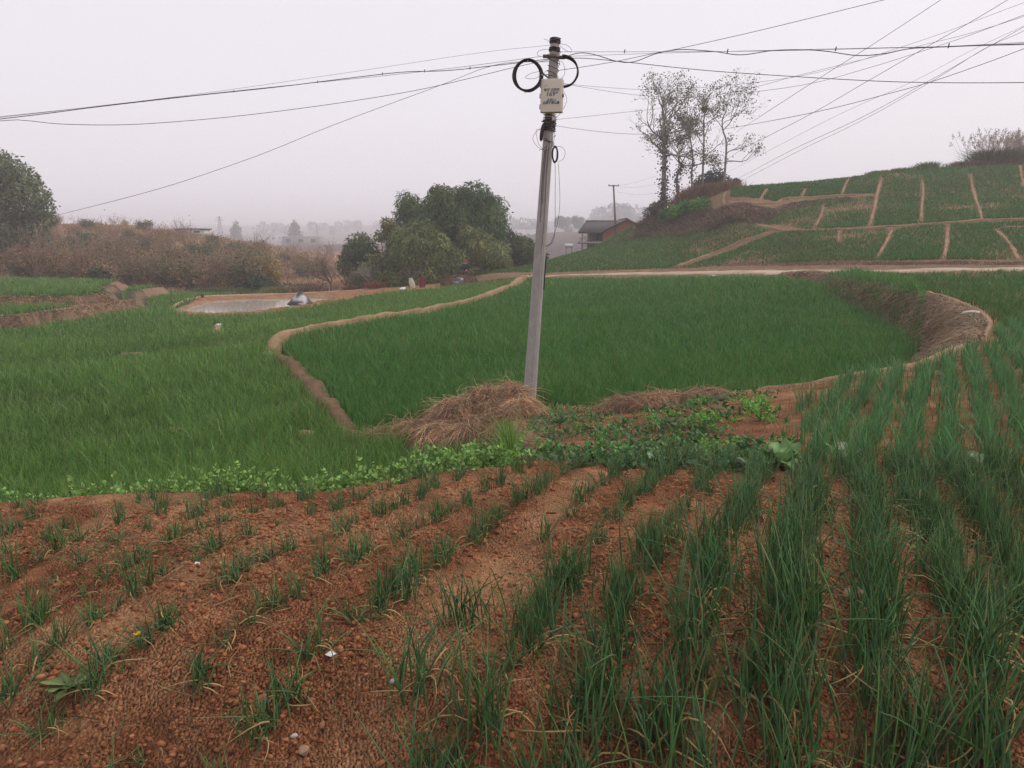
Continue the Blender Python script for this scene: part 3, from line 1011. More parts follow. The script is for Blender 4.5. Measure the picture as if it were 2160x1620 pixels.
rest = MB()
for i, (xx, yy, lush, px, py) in enumerate(cand):
    v = lush + rs3.normal(0, 0.16)
    j = rs3.randint(0, 6) if v > 0.6 else 6 + rs3.randint(0, 6) if v > -0.02 else 12 + rs3.randint(0, 4)
    kind, me1, me2 = CL[j]
    z = float(zat(np.array([xx]), np.array([yy]))[0])
    s = rs3.uniform(0.8, 1.15) * (0.85 + 0.25 * lush) * float(np.interp(py, [1000, 1250, 1500], [.78, .88, 1.1]))
    if i < N_IND:
        if j not in protos:
            o = link('scallion_clump', me1)
            d = link('dry_leaf', me2, o)
            protos[j] = o
        else:
            o = copy_tree(protos[j])
        o.location = (xx, yy, z)
        o.rotation_euler = (rs3.normal(0, .06), rs3.normal(0, .06), rs3.uniform(0, 6.28))
        o.scale = (s, s, s * rs3.uniform(0.85, 1.12))
        tag(o, zone(px, py, kind), 'scallion', GRP)
    else:
        a = rs3.uniform(0, 6.28)
        n = len(me1.vertices)
        V = np.empty(n * 3, np.float32)
        me1.vertices.foreach_get('co', V)
        V = V.reshape(-1, 3)
        C = np.empty(n * 4, np.float32)
        me1.color_attributes['col'].data.foreach_get('color', C)
        F = np.empty(len(me1.polygons) * 3, np.int32)
        me1.polygons.foreach_get('vertices', F)
        R = np.array([[math.cos(a), -math.sin(a), 0], [math.sin(a), math.cos(a), 0], [0, 0, 1]])
        rest.add(V @ R.T * s + [xx, yy, z], F.reshape(-1, 3), C.reshape(-1, 4)[:, :3])
if rest.n:
    tag(link('scallion_rows', rest.mesh('scallion_rows', M_BLADE)), 'rest of the scallions along the far edge of the near red field', None, None, 'stuff')

# rows on the level ground to the right, behind the near field
rows = []
for k in range(-14, 40):
    yy = 4.9
    while yy < 17:
        yy += rs3.uniform(0.10, 0.17)
        xx = ROWR_K * (yy - 5) + 0.95 + k * 0.335 + rs3.normal(0, 0.03)
        rows.append((xx, yy))
rows = np.array(rows)
z = zat(rows[:, 0], rows[:, 1])
px, py, dep = project(rows[:, 0], rows[:, 1], z)
lim = np.interp(py, [720, 800, 850, 960, 1010], [1990, 1790, 1700, 1690, 1720])
ok = (px > lim + rs3.normal(0, 12, len(px))) & (px < 2350) & (py < 1012) & (sd_poly(rows[:, 0], rows[:, 1], LOWER) > 0.45)
gap = vn(rows[:, 0] * 1.2, rows[:, 1] * 1.2, 77)
ok &= gap > 0.14
for w, h in PATHS:
    ok &= d_line(rows[:, 0], rows[:, 1], w) > h
rows, z = rows[ok], z[ok]
print('row clumps', len(rows))
mb = MB()
nb = 24
b0 = np.repeat(np.stack([rows[:, 0], rows[:, 1], z], 1), nb, 0)
b0[:, :2] += rs3.normal(0, 0.05, (len(b0), 2))
hh = np.repeat(rs3.uniform(0.6, 1.15, len(rows)), nb) * rs3.uniform(0.4, 1.08, len(b0)) * 0.38
c = tint(np.array([0.085, 0.195, 0.068]), len(b0), 0.22, 0.08)
V, F, C = blades(b0, hh, 0.010, np.abs(rs3.normal(0, 0.30, len(b0))), rs3.uniform(0, 6.28, len(b0)), c, 3, 0.2, c * 1.3)
mb.add(V, F, C)
tag(link('scallion_rows', mb.mesh('scallion_rows', M_BLADE)), 'parallel rows of green scallions on the red soil at right behind the near field', None, None, 'stuff')

# clods and straw litter on the tilled soil
n = 80000
A = rs3.uniform(D2R(-38), D2R(38), n)
R = np.exp(rs3.uniform(math.log(2.1), math.log(7.5), n))
X, Y = np.sin(A) * R, np.cos(A) * R
ok = sd_poly(X, Y, LOWER) > 0.05
tr = np.exp(-((X - (0.39 * Y - 1.35)) / 0.16) ** 2)
ok &= rs3.uniform(size=n) > 0.8 * tr
ok &= rs3.uniform(size=n) < -.75 + 2.6 * fbm(X * 2.2, Y * 2.2, 15, 3)
X, Y = X[ok], Y[ok]
n = len(X)
sz = np.exp(rs3.normal(math.log(0.0046), 0.62, n)) * np.clip(np.hypot(X, Y) / 3.2, 0.8, 1.3)
sz = np.minimum(sz, 0.013)
sh = ICO1_V[None] * (1 + rs3.normal(0, 0.30, (n, len(ICO1_V), 1)))
sh = sh * (sz[:, None, None] * rs3.uniform(0.7, 1.3, (n, 1, 3)))
sh[:, :, 2] *= 0.7
sh += np.stack([X, Y, zat(X, Y) + sz * 0.1], 1)[:, None]
F = (np.arange(n)[:, None, None] * len(ICO1_V) + ICO1_F[None]).reshape(-1, 3)
cc = np.repeat(tint(soil * 1.15, n, 0.24, 0.05) * 0.98 + (rs3.uniform(size=(n, 1)) < 0.08) * (soil2 - soil) * 0.6, len(ICO1_V), 0)
tag(link('soil_clods', mesh('soil_clods', sh.reshape(-1, 3), F, cc, M_CLOD, False)), 'crumbly red brown clods strewn over the near field', None, None, 'stuff')
n = 2600
A = rs3.uniform(D2R(-38), D2R(38), n)
R = np.exp(rs3.uniform(math.log(2.1), math.log(7), n))
X, Y = np.sin(A) * R, np.cos(A) * R
ok = (sd_poly(X, Y, LOWER) > 0.1) & (rs3.uniform(size=n) < 0.3 + 0.7 * sstep(-1, 2, X - 0.3 * Y))
X, Y = X[ok], Y[ok]
mb = MB()
zz = zat(X, Y)
for x, y, z in zip(X, Y, zz):
    L = rs3.uniform(0.05, 0.2)
    ph = rs3.uniform(0, 6.28)
    t = np.linspace(-.5, .5, 4)
    pp = np.stack([x + np.cos(ph + t * rs3.normal(0, .8)) * L * t, y + np.sin(ph) * L * t, z + 0.008 + rs3.uniform(0, .03) * (1 - 4 * t * t)], 1)
    pp[:, 2] = np.maximum(pp[:, 2], zat(pp[:, 0], pp[:, 1]) + 0.003)
    V, F = tube(pp, 0.0022 * np.array([1, 1, .8, .3]), 3, False)
    mb.add(V, F, (np.array([0.30, 0.21, 0.10]) if rs3.uniform() < .65 else np.array([0.10, 0.14, 0.06])) * rs3.uniform(0.6, 1.2))
tag(link('straw_litter', mb.mesh('straw_litter', M_STRAW)), 'withered scallion leaves littering the red soil', None, None, 'stuff')


# ------------------------------------------------------------------ leafy plants
def leafy(ns, h, spread, leafL, leafW, colr, rs, per=9, up=0.5, stemc=(0.07, 0.12, 0.03)):
    st, lf = MB(), MB()
    for i in range(ns):
        phi = rs.uniform(0, 6.28)
        ln = rs.uniform(0.05, 0.9)
        H = h * rs.uniform(0.55, 1.05)
        t = np.linspace(0, 1, 5)
        o = rs.normal(0, spread, 2)
        oo = o[None] * np.minimum(t * 2.5, 1)[:, None]
        p = np.stack([oo[:, 0] + np.cos(phi) * ln * H * t ** 1.3, oo[:, 1] + np.sin(phi) * ln * H * t ** 1.3, H * (t - 0.15 * t * t)], 1)
        V, F = tube(p, 0.0035 * np.array([1, .9, .8, .6, .4]), 3, False)
        st.add(V, F, np.array(stemc))
        k = per
        tt = rs.uniform(0.15, 1.0, k)
        pb = np.stack([np.interp(tt, t, p[:, c]) for c in range(3)], 1)
        a = rs.uniform(0, 6.28, k)
        el = rs.normal(up, 0.45, k)
        D = np.stack([np.cos(a) * np.cos(el), np.sin(a) * np.cos(el), np.sin(el)], 1)
        s = rs.uniform(0.6, 1.2, k)
        # rounded leaf: two quads
        for q in range(k):
            d = D[q]
            sdv = np.cross(d, rs.normal(size=3) + np.array([0, 0, 1.5]))
            sdv /= np.linalg.norm(sdv) + 1e-9
            nn = np.cross(d, sdv)
            L, W = leafL * s[q], leafW * s[q]
            V = np.array([pb[q], pb[q] + d * L * .3 + sdv * W * .5 + nn * W * .12, pb[q] + d * L * .75 + sdv * W * .38 + nn * W * .1, pb[q] + d * L,
                          pb[q] + d * L * .75 - sdv * W * .38 + nn * W * .1, pb[q] + d * L * .3 - sdv * W * .5 + nn * W * .12, pb[q] + d * L * .5])
            lf.add(V, [[0, 1, 6], [1, 2, 6], [2, 3, 6], [3, 4, 6], [4, 5, 6], [5, 0, 6]], np.array(colr) * rs.uniform(0.6, 1.3) * np.array([rs.uniform(.85, 1.2), 1, 1]))
    return st, lf


def plant_kind(name, args, rs):
    st, lf = leafy(*args[:6], rs, *args[6:])
    return name, st.mesh('stem', M_LEAF), lf.mesh('foliage', M_LEAF)


def put_plant(kind, store, loc, rot, s, label, cat, group):
    name, m1, m2 = kind
    if name not in store:
        o = empty(name.split('#')[0], (0, 0, 0), label, cat, group)
        link('foliage', m2, o)
        link('stem', m1, o)
        store[name] = o
    else:
        o = copy_tree(store[name])
        tag(o, label, cat, group)
    o.location = loc
    o.rotation_euler = (0, 0, rot)
    o.scale = (s, s, s)
    return o


store = {}
PEAC = (0.24, 0.42, 0.11)
PEA = [plant_kind(f'pea_plant#{i}', (rs3.randint(12, 18), 0.29, 0.075, 0.036, 0.025, PEAC, 22, 0.6), rs3) for i in range(4)]
rim_w = np.array(RIM[:12])
rim_c = catmull(rim_w[1:], 12)
pea_px = [20, 112, 128, 240, 342, 356, 430, 480, 500, 550, 630, 655, 690, 770, 790, 860, 885, 910, 940, 985, 1000, 1035, 1065]
ppx, ppy, _ = project(rim_c[:, 0], rim_c[:, 1], rim_c[:, 2])
where = ['at the far left end of the row', 'left of the bare gap', 'below the dense left field', 'beside the dark green crop', 'below the white stone', 'below the hay heap', 'at the right end of the row']
for i, p in enumerate(pea_px):
    k = int(np.argmin(np.abs(ppx - p)))
    x, y = rim_c[k, :2] + np.array([0, 0.10 + rs3.uniform(-0.05, 0.1)])
    z = float(zat(np.array([x]), np.array([y]))[0])
    z = max(z, rim_c[k, 2] - 0.16)
    big = 0.74 + 0.26 * sstep(300, 900, p) + rs3.uniform(-.12, .15)
    put_plant(PEA[i % 4], store, (x, y, z), rs3.uniform(0, 6.28), big, f'light green pea plant {where[min(6, int(p / 158))]} along the soil edge', 'pea plant', 'pea plants along the edge of the near field')

# weeds on the slope between the near field and the pole
WEED = [plant_kind(f'leafy_weed#{i}', (rs3.randint(11, 16), 0.17 + 0.05 * (i % 2), 0.10, 0.045, 0.022, [(0.12, 0.31, 0.075), (0.19, 0.44, 0.075), (0.145, 0.28, 0.10)][i % 3], 14, 0.45), rs3) for i in range(6)]
wp = [(1105, 925, 0), (1130, 920, 0), (1140, 945, 0), (1175, 895, 2), (1180, 925, 2), (1205, 870, 0), (1235, 905, 0), (1250, 890, 0), (1270, 925, 0), (1285, 945, 2), (1265, 955, 0), (1305, 900, 0), (1335, 920, 2),
      (1150, 970, 0), (1205, 965, 0), (1360, 935, 2), (1380, 950, 0), (1375, 885, 1), (1390, 900, 1), (1420, 880, 1), (1465, 860, 1), (1480, 875, 1), (1490, 850, 1), (1505, 890, 1), (1460, 900, 1), (1430, 930, 0), (1455, 945, 0),
      (1480, 915, 0), (1520, 910, 0), (1545, 890, 1), (1580, 860, 1), (1600, 850, 1), (1610, 885, 1), (1630, 890, 1), (1590, 870, 1), (1530, 955, 1), (1500, 960, 1), (1400, 975, 0), (1340, 975, 2), (1300, 985, 0), (1560, 940, 1), (1610, 955, 1), (1650, 945, 1),
      (1450, 975, 0), (1240, 975, 2), (1500, 985, 2), (1165, 868, 0), (1195, 885, 2), (1345, 950, 0), (1415, 905, 2)]
tone = ['dark green', 'bright yellowish green', 'grey green']
for i, (a, b, t) in enumerate(wp):
    g = cast(a, b)
    k = [j for j in range(6) if j % 3 == t][i % 2]
    pos = 'near the pole foot' if a < 1215 else 'below the straw tump' if a < 1375 and b < 960 else 'beside the red soil rows' if a > 1540 else 'next to the near field edge' if b > 955 else 'on the middle of the weedy slope'
    put_plant(WEED[k], store, g - [0, 0, 0.02], rs3.uniform(0, 6.28), rs3.uniform(0.6, 1.15) * (0.72 + 0.03 * g[1]), f'{tone[t]} leafy weed {pos}', 'weed', 'leafy weeds on the slope below the pole')

# low ground cover on that slope
WS = [p[:2] for p in castl([(1085, 975), (1110, 900), (1140, 860), (1290, 870), (1330, 850), (1480, 838), (1640, 830), (1660, 880), (1690, 985), (1500, 1000), (1290, 995), (1150, 982)])]
xy = scatter_logpolar(WS, 5200)
q = fbm(xy[:, 0] * 1.2, xy[:, 1] * 1.2, 33, 3)
xy = xy[q > 0.44]
z = zat(xy[:, 0], xy[:, 1])
a = RS.uniform(0, 6.28, len(xy))
el = RS.normal(0.35, 0.4, len(xy))
D = np.stack([np.cos(a) * np.cos(el), np.sin(a) * np.cos(el), np.sin(el)], 1)
V, F, C = leaves(np.stack([xy[:, 0], xy[:, 1], z + RS.uniform(0, 0.07, len(xy))], 1), D, RS.uniform(.05, .12, len(xy)), RS.uniform(.02, .045, len(xy)), tint((0.06, 0.14, 0.045), len(xy), .3, .12))
mb = MB().add(V, F, C)
xy = scatter_logpolar(WS, 3000)
z = zat(xy[:, 0], xy[:, 1])
V, F, C = blades(np.stack([xy[:, 0], xy[:, 1], z], 1), RS.uniform(.05, .16, len(xy)), 0.008, RS.uniform(0.2, 1.2, len(xy)), RS.uniform(0, 6.28, len(xy)), tint((0.24, 0.17, 0.08), len(xy), .25, .1), 2, 0.4)
mb.add(V, F, C)
tag(link('ground_cover', mb.mesh('ground_cover', M_LEAF)), 'low weeds and dry stalks covering the slope below the pole', None, None, 'stuff')


def rosette(nl, L, W, colr, rs, up=0.5, curl=0.35, wav=0.0):
    """broad leaved rosette: each leaf a bent lobed sheet"""
    mb = MB()
    for i in range(nl):
        a = rs.uniform(0, 6.28)
        l, w = L * rs.uniform(.6, 1.1), W * rs.uniform(.7, 1.1)
        e = rs.uniform(0.15, 1) * up
        n = 7
        t = np.linspace(0, 1, n)
        rad = l * t * math.cos(e) 
        zz = l * (math.sin(e) * t - curl * t ** 2.2) + 0.02
        wd = w * np.array([0.10, 0.22, 0.62, 0.95, 1.0, 0.72, 0.05])
        d = np.array([math.cos(a), math.sin(a)])
        s = np.array([-d[1], d[0]])
        V = []
        for k in range(n):
            for u in (-1, 0, 1):
                j = rs.normal(0, wav) if u else 0
                V.append([d[0] * rad[k] + s[0] * u * wd[k] * .5, d[1] * rad[k] + s[1] * u * wd[k] * .5, max(zz[k] + abs(u) * wd[k] * 0.16 + j, 0.005)])
        F = []
        for k in range(n - 1):
            for u in range(2):
                q = k * 3 + u
                F.append([q, q + 3, q + 4, q + 1])
        c = np.array(colr) * rs.uniform(.7, 1.25)
        cc = np.tile(c, (len(V), 1))
        cc[1::3] = c * 1.5
        mb.add(V, F, cc)
    return mb


for nm, lab, cat, (a, b), args, sc in [
    ('cabbage_plant', 'big pale green cabbage plant at the edge of the right soil rows', 'cabbage', (1650, 985), (26, 0.24, 0.15, (0.15, 0.27, 0.09), rs3, 1.1, 0.3, 0.014), 1.0),
    ('cabbage_plant', 'flat grey green cabbage plant left of the big pale one', 'cabbage', (1590, 998), (18, 0.18, 0.10, (0.14, 0.23, 0.11), rs3, 0.9, 0.3, 0.01), 1.0),
    ('broadleaf_weed', 'silvery green broad leaved weed among the right scallion rows', 'weed', (1772, 975), (9, 0.22, 0.10, (0.25, 0.33, 0.20), rs3, 1.0, 0.25, 0.006), 1.0),
    ('broadleaf_weed', 'pale broad leaved weed near the right edge among scallions', 'weed', (2070, 990), (8, 0.22, 0.11, (0.18, 0.27, 0.13), rs3, 0.8, 0.25, 0.006), 1.0),
    ('broadleaf_weed', 'grey green broad leaved weed below the bright slope weeds', 'weed', (1385, 995), (8, 0.18, 0.06, (0.15, 0.23, 0.13), rs3, 1.1, 0.2, 0.004), 1.0),
    ('rosette_weed', 'low grey green rosette weed on bare soil at lower left', 'weed', (150, 1462), (26, 0.095, 0.026, (0.13, 0.17, 0.06), rs3, 0.6, 0.12, 0.003), 1.0),
    ('rosette_weed', 'small grey green rosette weed beside the yellow flower', 'weed', (345, 1330), (10, 0.06, 0.02, (0.11, 0.15, 0.06), rs3, 0.45, 0.12, 0.004), 1.0),
]:
    g = cast(a, b)
    o = link(nm, rosette(*args).mesh(nm, M_LEAF, True), None, g)
    tag(o, lab, cat)

# a yellow flower, white scraps and pale stones on the soil
g = cast(293, 1372)
fl = empty('yellow_flower', g, 'tiny yellow flower on a thin stalk in the left soil', 'flower')
V, F = tube([[0, 0, 0], [0.003, 0, 0.03], [0, 0, 0.06]], 0.0015, 4)
link('stalk', MB().add(V, F, (0.10, 0.16, 0.05)).mesh('stalk', M_LEAF), fl)
a = np.linspace(0, 6.28, 13)[:-1]
D = np.stack([np.cos(a), np.sin(a), a * 0 + 0.25], 1)
V, F, C = leaves(np.tile([0, 0, 0.06], (12, 1)), D, 0.015, 0.009, np.array([0.75, 0.55, 0.02]))
link('petal_head', MB().add(V, F, C).mesh('petal_head', M_LEAF), fl)


def rock(name, loc, size, label, cat='stone', m=None, group=None, seed=0, flat=0.7):
    rs = np.random.RandomState(seed)
    v = ICO3_V.copy()
    k = rs.normal(size=(9, 3))
    k /= np.linalg.norm(k, axis=1, keepdims=True)
    for q in k:
        d = v @ q
        lim = rs.uniform(0.55, 0.9)
        v -= np.maximum(d - lim, 0)[:, None] * q
    v *= 1 + 0.05 * rs.normal(size=(len(v), 1))
    v = v * np.asarray(size) * [1, 1, flat]
    v[:, 2] += size[2] * flat * 0.5
    o = link(name, mesh(name, v, ICO3_F, None, m or M_STONE, True), None, loc)
    return tag(o, label, cat, group)


M_TAN = mat_plain('tan_stone', (0.34, 0.22, 0.14), 0.9, 0, 0.6, 20, (0.2, 0.12, 0.08), 0.4)
for i, (a, b, s, lab) in enumerate([(620, 1553, .012, 'small white pebble among clumps at lower left'), (832, 1442, .016, 'white pebble at the foot of the trodden furrow'), (1800, 1268, .06, 'pale tan stone lying between the right scallion rows'),
                                    (415, 1190, .014, 'pale scrap on the soil among the upper left clumps'), (640, 1590, .025, 'tan clod like stone near the bottom edge')]):
    rock('pebble', cast(a, b) - [0, 0, 0.003], (s, s * .8, s), lab, 'stone', [M_STONE, M_STONE, M_TAN, M_WHITE, M_TAN][i], None, 100 + i)
g = cast(697, 1388)
mb = MB()
mb.add([[-.02, 0, .006], [0, .012, .016], [.022, .004, .008], [.004, -.012, .005]], [[0, 3, 1], [1, 3, 2]], (0.7, 0.7, 0.72))
tag(link('plastic_scrap', mb.mesh('plastic_scrap', M_WHITE), None, g), 'white plastic scrap beside a scallion clump left of the furrow', 'scrap')
rock('white_stone', cast(748, 930) - [0, 0, 0.03], (.13, .11, .16), 'whitish stone at the corner where the brown dike meets the straw', 'stone', M_WHITE, None, 120)
rock('white_stone', cast(850, 613), (.30, .22, .30), 'white block on the earth at the far edge of the left field', 'stone', M_WHITE, None, 121)
rock('white_stone', cast(2052, 664), (.28, .14, .10), 'whitish slab on the rim of the curved dry bank', 'stone', M_STONE, None, 122)
rock('white_stone', cast(565, 752), (.30, .22, .16), 'pale stone slab at the left bend of the earth path', 'stone', M_STONE, None, 123)
rock('white_stone', cast(463, 688), (.20, .15, .12), 'white stone on the short tan gap in the left field', 'stone', M_WHITE, None, 124)
rock('dark_clod', cast(903, 664), (.30, .2, .2), 'dark lump lying on the earth path left of the pole', 'clod', M_TILE, None, 125)
st0 = None
for i in range(34):
    a = 1495 + i * 5.0 + rs3.uniform(-2, 2)
    g = cast(a, 585 - (a - 1495) * 0.03)
    s = rs3.uniform(.09, .2)
    if i < 4:
        o = rock('edge_stone', g, (s, s * .8, s * .8), 'grey white stone in the rough row edging the farm road', 'stone', M_STONE, 'stones edging the farm road', 140 + i)
        st0 = o
    else:
        o = copy_tree(st0)
        o.location = g
        o.scale = (s * 4, s * 4, s * 4)
        o.rotation_euler = (0, 0, rs3.uniform(0, 6))


# ------------------------------------------------------------------ straw heaps and dry banks
def straw_on(xy, n, L, rs, colr, up=(0.05, 0.6), zoff=0.0, W=0.008):
    z = zat(xy[:, 0], xy[:, 1]) + zoff
    return blades(np.stack([xy[:, 0], xy[:, 1], z], 1), L * rs.uniform(*up, len(xy)), W, rs.uniform(0.8, 3.0, len(xy)), rs.uniform(0, 6.28, len(xy)), tint(colr, len(xy), .3, .1), 3, rs.uniform(0.5, 1.2, len(xy)))


def heap(name, label, base_pts, radii, heights, n_straw, colr, dark, L=0.42, seed=0, wires=0):
    """a heap built of overlapping domes, thatched with straws that fall away from its crest"""
    rs = np.random.RandomState(seed)
    c0 = np.mean([p for p in base_pts], 0)
    o = empty(name, c0, label, 'straw heap')
    bp, rad, hh = np.array(base_pts), np.array(radii), np.array(heights)

    def hz(x, y):
        h = np.zeros(x.shape)
        for p, r, q in zip(bp, rad, hh):
            d = np.hypot((x - p[0]) / r[0], (y - p[1]) / r[1])
            h = np.maximum(h, q * np.sqrt(np.clip(1 - d ** 2, 0, 1)) ** 0.9 - 0.0)
        return np.where(h > 0, np.maximum(h * (.30 + 1.25 * fbm(x * 2.9, y * 2.9, seed + 21, 4)), .01), 0)
    x0, x1 = (bp[:, 0] - rad[:, 0]).min(), (bp[:, 0] + rad[:, 0]).max()
    y0, y1 = (bp[:, 1] - rad[:, 1]).min(), (bp[:, 1] + rad[:, 1]).max()
    nx, ny = int((x1 - x0) / 0.06) + 2, int((y1 - y0) / 0.06) + 2
    X, Y = np.meshgrid(np.linspace(x0, x1, nx), np.linspace(y0, y1, ny))
    H = hz(X, Y)
    Z = zat(X.ravel(), Y.ravel()).reshape(X.shape)
    zz = Z + np.where(H > 0.01, H, -0.15) + 0.05 * (fbm(X * 4, Y * 4, seed, 3) - .5) * 2
    i = np.arange(nx * ny).reshape(ny, nx)
    F = np.stack([i[:-1, :-1], i[:-1, 1:], i[1:, 1:], i[1:, :-1]], -1).reshape(-1, 4)
    keep = (H.ravel()[F] > 0.001).any(1)
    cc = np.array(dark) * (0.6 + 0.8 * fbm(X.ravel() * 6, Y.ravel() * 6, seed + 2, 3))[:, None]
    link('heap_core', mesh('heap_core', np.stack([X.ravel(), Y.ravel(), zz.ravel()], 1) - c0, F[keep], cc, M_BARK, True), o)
    xs, ys = rs.uniform(x0, x1, n_straw * 3), rs.uniform(y0, y1, n_straw * 3)
    h = hz(xs, ys)
    ok = h > 0.03
    xs, ys, h = xs[ok][:n_straw], ys[ok][:n_straw], h[ok][:n_straw]
    e = 0.04
    gx, gy = hz(xs + e, ys) - hz(xs - e, ys), hz(xs, ys + e) - hz(xs, ys - e)
    ph = np.where(rs.uniform(size=len(xs)) < .35, np.arctan2(-gy, -gx) + rs.normal(0, 0.8, len(xs)), rs.uniform(0, 6.28, len(xs)))
    gm = np.hypot(gx, gy) / (2 * e)
    z = zat(xs, ys) + h
    q = fbm(xs * 2.2, ys * 2.2, seed + 7, 3)
    c = tint(colr, len(xs), .34, .10) * (0.25 + 1.55 * q)[:, None]
    mixq = rs.uniform(size=(len(xs), 1))
    c = np.where(mixq < .22, c * [.62, .66, .75], np.where(mixq > .86, c * [1.5, 1.55, 1.5], np.where(mixq > .7, c * [1.1, .8, .65], c)))
    Ls = L * rs.uniform(.4, 1.5, len(xs))
    V, F, C = blades(np.stack([xs, ys, z - 0.02], 1), Ls * 0.34, 0.0085, rs.uniform(.6, 2.8, len(xs)), ph, c, 4, np.clip(0.7 + gm * 1.3 + rs.normal(0, .25, len(xs)), .5, 3.2))
    link('straw_thatch', mesh('straw_thatch', V - c0, F, C, M_STRAW), o)
    mb = MB()
    for q in rs.permutation(len(xs))[:n_straw // 24]:
        a, e, l = rs.uniform(0, 6.28), abs(rs.normal(.25, .4)), L * rs.uniform(.5, 1.2)
        tt = np.linspace(-.3, 1, 6)
        a2 = a + rs.normal(0, .7) * tt
        pp = np.stack([xs[q] + np.cos(a2) * l * tt, ys[q] + np.sin(a2) * l * tt, z[q] + .02 + l * (math.sin(e) * tt - .55 * tt ** 2 * rs.uniform(.3, 1.2))], 1)
        Vq, Fq = tube(pp, .0035 * np.array([1, 1, 1, .9, .7, .4]), 3, False)
        mb.add(Vq - c0, Fq, np.array(colr) * rs.uniform(.4, 1.7))
    link('loose_stalks', mb.mesh('loose_stalks', M_STRAW), o)
    return o


HAY = (0.42, 0.275, 0.16)
B = [on(1042, 12.4), on(1000, 12.4), on(945, 12.5), on(1045, 12.2), on(880, 12.3), on(820, 12.3), on(775, 12.4), on(1010, 11.5), on(940, 11.6), on(1062, 11.9)]
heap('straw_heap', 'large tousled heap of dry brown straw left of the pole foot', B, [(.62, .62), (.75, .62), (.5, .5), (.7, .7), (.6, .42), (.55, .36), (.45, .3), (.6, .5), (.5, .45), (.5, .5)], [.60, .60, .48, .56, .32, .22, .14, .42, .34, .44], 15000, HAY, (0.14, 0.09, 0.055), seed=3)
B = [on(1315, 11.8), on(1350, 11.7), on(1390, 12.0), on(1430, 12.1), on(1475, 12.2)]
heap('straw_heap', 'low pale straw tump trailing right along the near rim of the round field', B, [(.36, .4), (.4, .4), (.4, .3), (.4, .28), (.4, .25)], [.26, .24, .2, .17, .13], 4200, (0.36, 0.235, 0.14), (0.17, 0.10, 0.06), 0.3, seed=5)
B = [on(1085, 8.0), on(1098, 7.5)]
heap('straw_heap', 'low light brown straw tuft at the right end of the pea plants', B, [(.26, .3), (.2, .25)], [.26, .18], 1100, (0.36, 0.23, 0.135), (0.17, 0.10, 0.06), 0.22, seed=6)
# reddish dry twigs on top of the big heap
mb = MB()
g = on(1045, 12.4)
for i in range(40):
    ph, e = rs3.uniform(0, 6.28), rs3.uniform(.3, 1.4)
    L = rs3.uniform(.2, .45)
    b0 = g + [rs3.normal(0, .16), rs3.normal(0, .12), .38]
    pp = np.array([b0 + np.array([math.cos(ph) * math.cos(e), math.sin(ph) * math.cos(e), math.sin(e)]) * L * t + [0, 0, -.12 * t * t] for t in (0, .3, .6, 1)])
    V, F = tube(pp, np.array([.006, .005, .004, .002]), 3, False)
    mb.add(V, F, np.array([0.22, 0.09, 0.05]) * rs3.uniform(.6, 1.3))
tag(link('dry_twigs', mb.mesh('dry_twigs', M_STRAW)), 'reddish dry twigs and fern stalks on top of the big straw heap', 'twigs')

# dry grass hanging over the curved bank and other banks
def bank_grass(pl, width, n, colr, label, L=0.45, dirn=None, name='dry_bank_grass', wk=0.0010):
    pl = np.asarray(pl)[:, :2]
    c = catmull(pl, 10)
    seg = np.linalg.norm(np.diff(c, axis=0), axis=1)
    mid = np.hypot(c[:-1, 0], c[:-1, 1])
    pr = seg / mid
    k = RS.choice(len(seg), n, p=pr / pr.sum())
    t = RS.uniform(size=n)
    p = c[k] * (1 - t)[:, None] + c[k + 1] * t[:, None]
    T = (c[k + 1] - c[k]) / (seg[k][:, None] + 1e-9)
    Nn = np.stack([-T[:, 1], T[:, 0]], 1)
    u = RS.uniform(width[0], width[1], n)
    p = p + Nn * u[:, None]
    z = zat(p[:, 0], p[:, 1])
    sgn = 1 if dirn is None else dirn
    ph = np.arctan2(Nn[:, 1] * sgn, Nn[:, 0] * sgn) + RS.normal(0, .8, n)
    r = np.hypot(p[:, 0], p[:, 1])
    q = fbm(p[:, 0] * 0.8, p[:, 1] * 0.8, 19, 3)
    cc = tint(colr, n, .28, .08) * (0.6 + 0.8 * q)[:, None]
    V, F, C = blades(np.stack([p[:, 0], p[:, 1], z], 1), L * RS.uniform(.3, .8, n), np.maximum(.009, wk * r), RS.uniform(.6, 1.6, n), ph, cc, 3, RS.uniform(.7, 1.9, n))
    return tag(link(name, mesh(name, V, F, C, M_STRAW)), label, None, None, 'stuff')


BK = (0.27, 0.19, 0.12)
bank_grass(RIM[21:31], (-0.25, 1.3), 26000, BK, 'dull brown dry grass thatching the curved bank right of the dense field', 0.5, 1)
bank_grass(RIM[12:22], (-0.5, 0.45), 5000, (0.27, 0.18, 0.10), 'dry grass along the near rim of the round field', 0.25, 1)
bank_grass(castl([(1545, 430), (1580, 435), (1640, 442), (1670, 432), (1720, 424), (1800, 420)]), (-1.6, .3), 9000, (0.19, 0.13, 0.085), 'brown dry grass bank below the top left hill plots', 0.7)
bank_grass(castl([(1350, 488), (1390, 482), (1440, 478), (1500, 470), (1535, 464)]), (-1.0, 1.6), 13000, (0.15, 0.105, 0.075), 'dark brown dry grass bank below the tall bare trees', 1.1)
bank_grass(castl([(1405, 566), (1500, 561), (1650, 558), (1800, 556), (2000, 556), (2160, 556), (2400, 552)]), (-.5, .7), 9000, (0.20, 0.125, 0.08), 'dry grass verge on the uphill side of the farm road', 0.4)
bank_grass(castl(PATH_D), (-.5, .5), 5200, (0.17, 0.115, 0.065), 'flattened dry grass on the brown dike between the left fields', 0.25)
bank_grass([list(p) + [0] for p in TERR1[:6]], (-.9, .7), 9000, (0.33, 0.20, 0.11), 'dry grass on the lower bank of the far left terraces', 0.35)
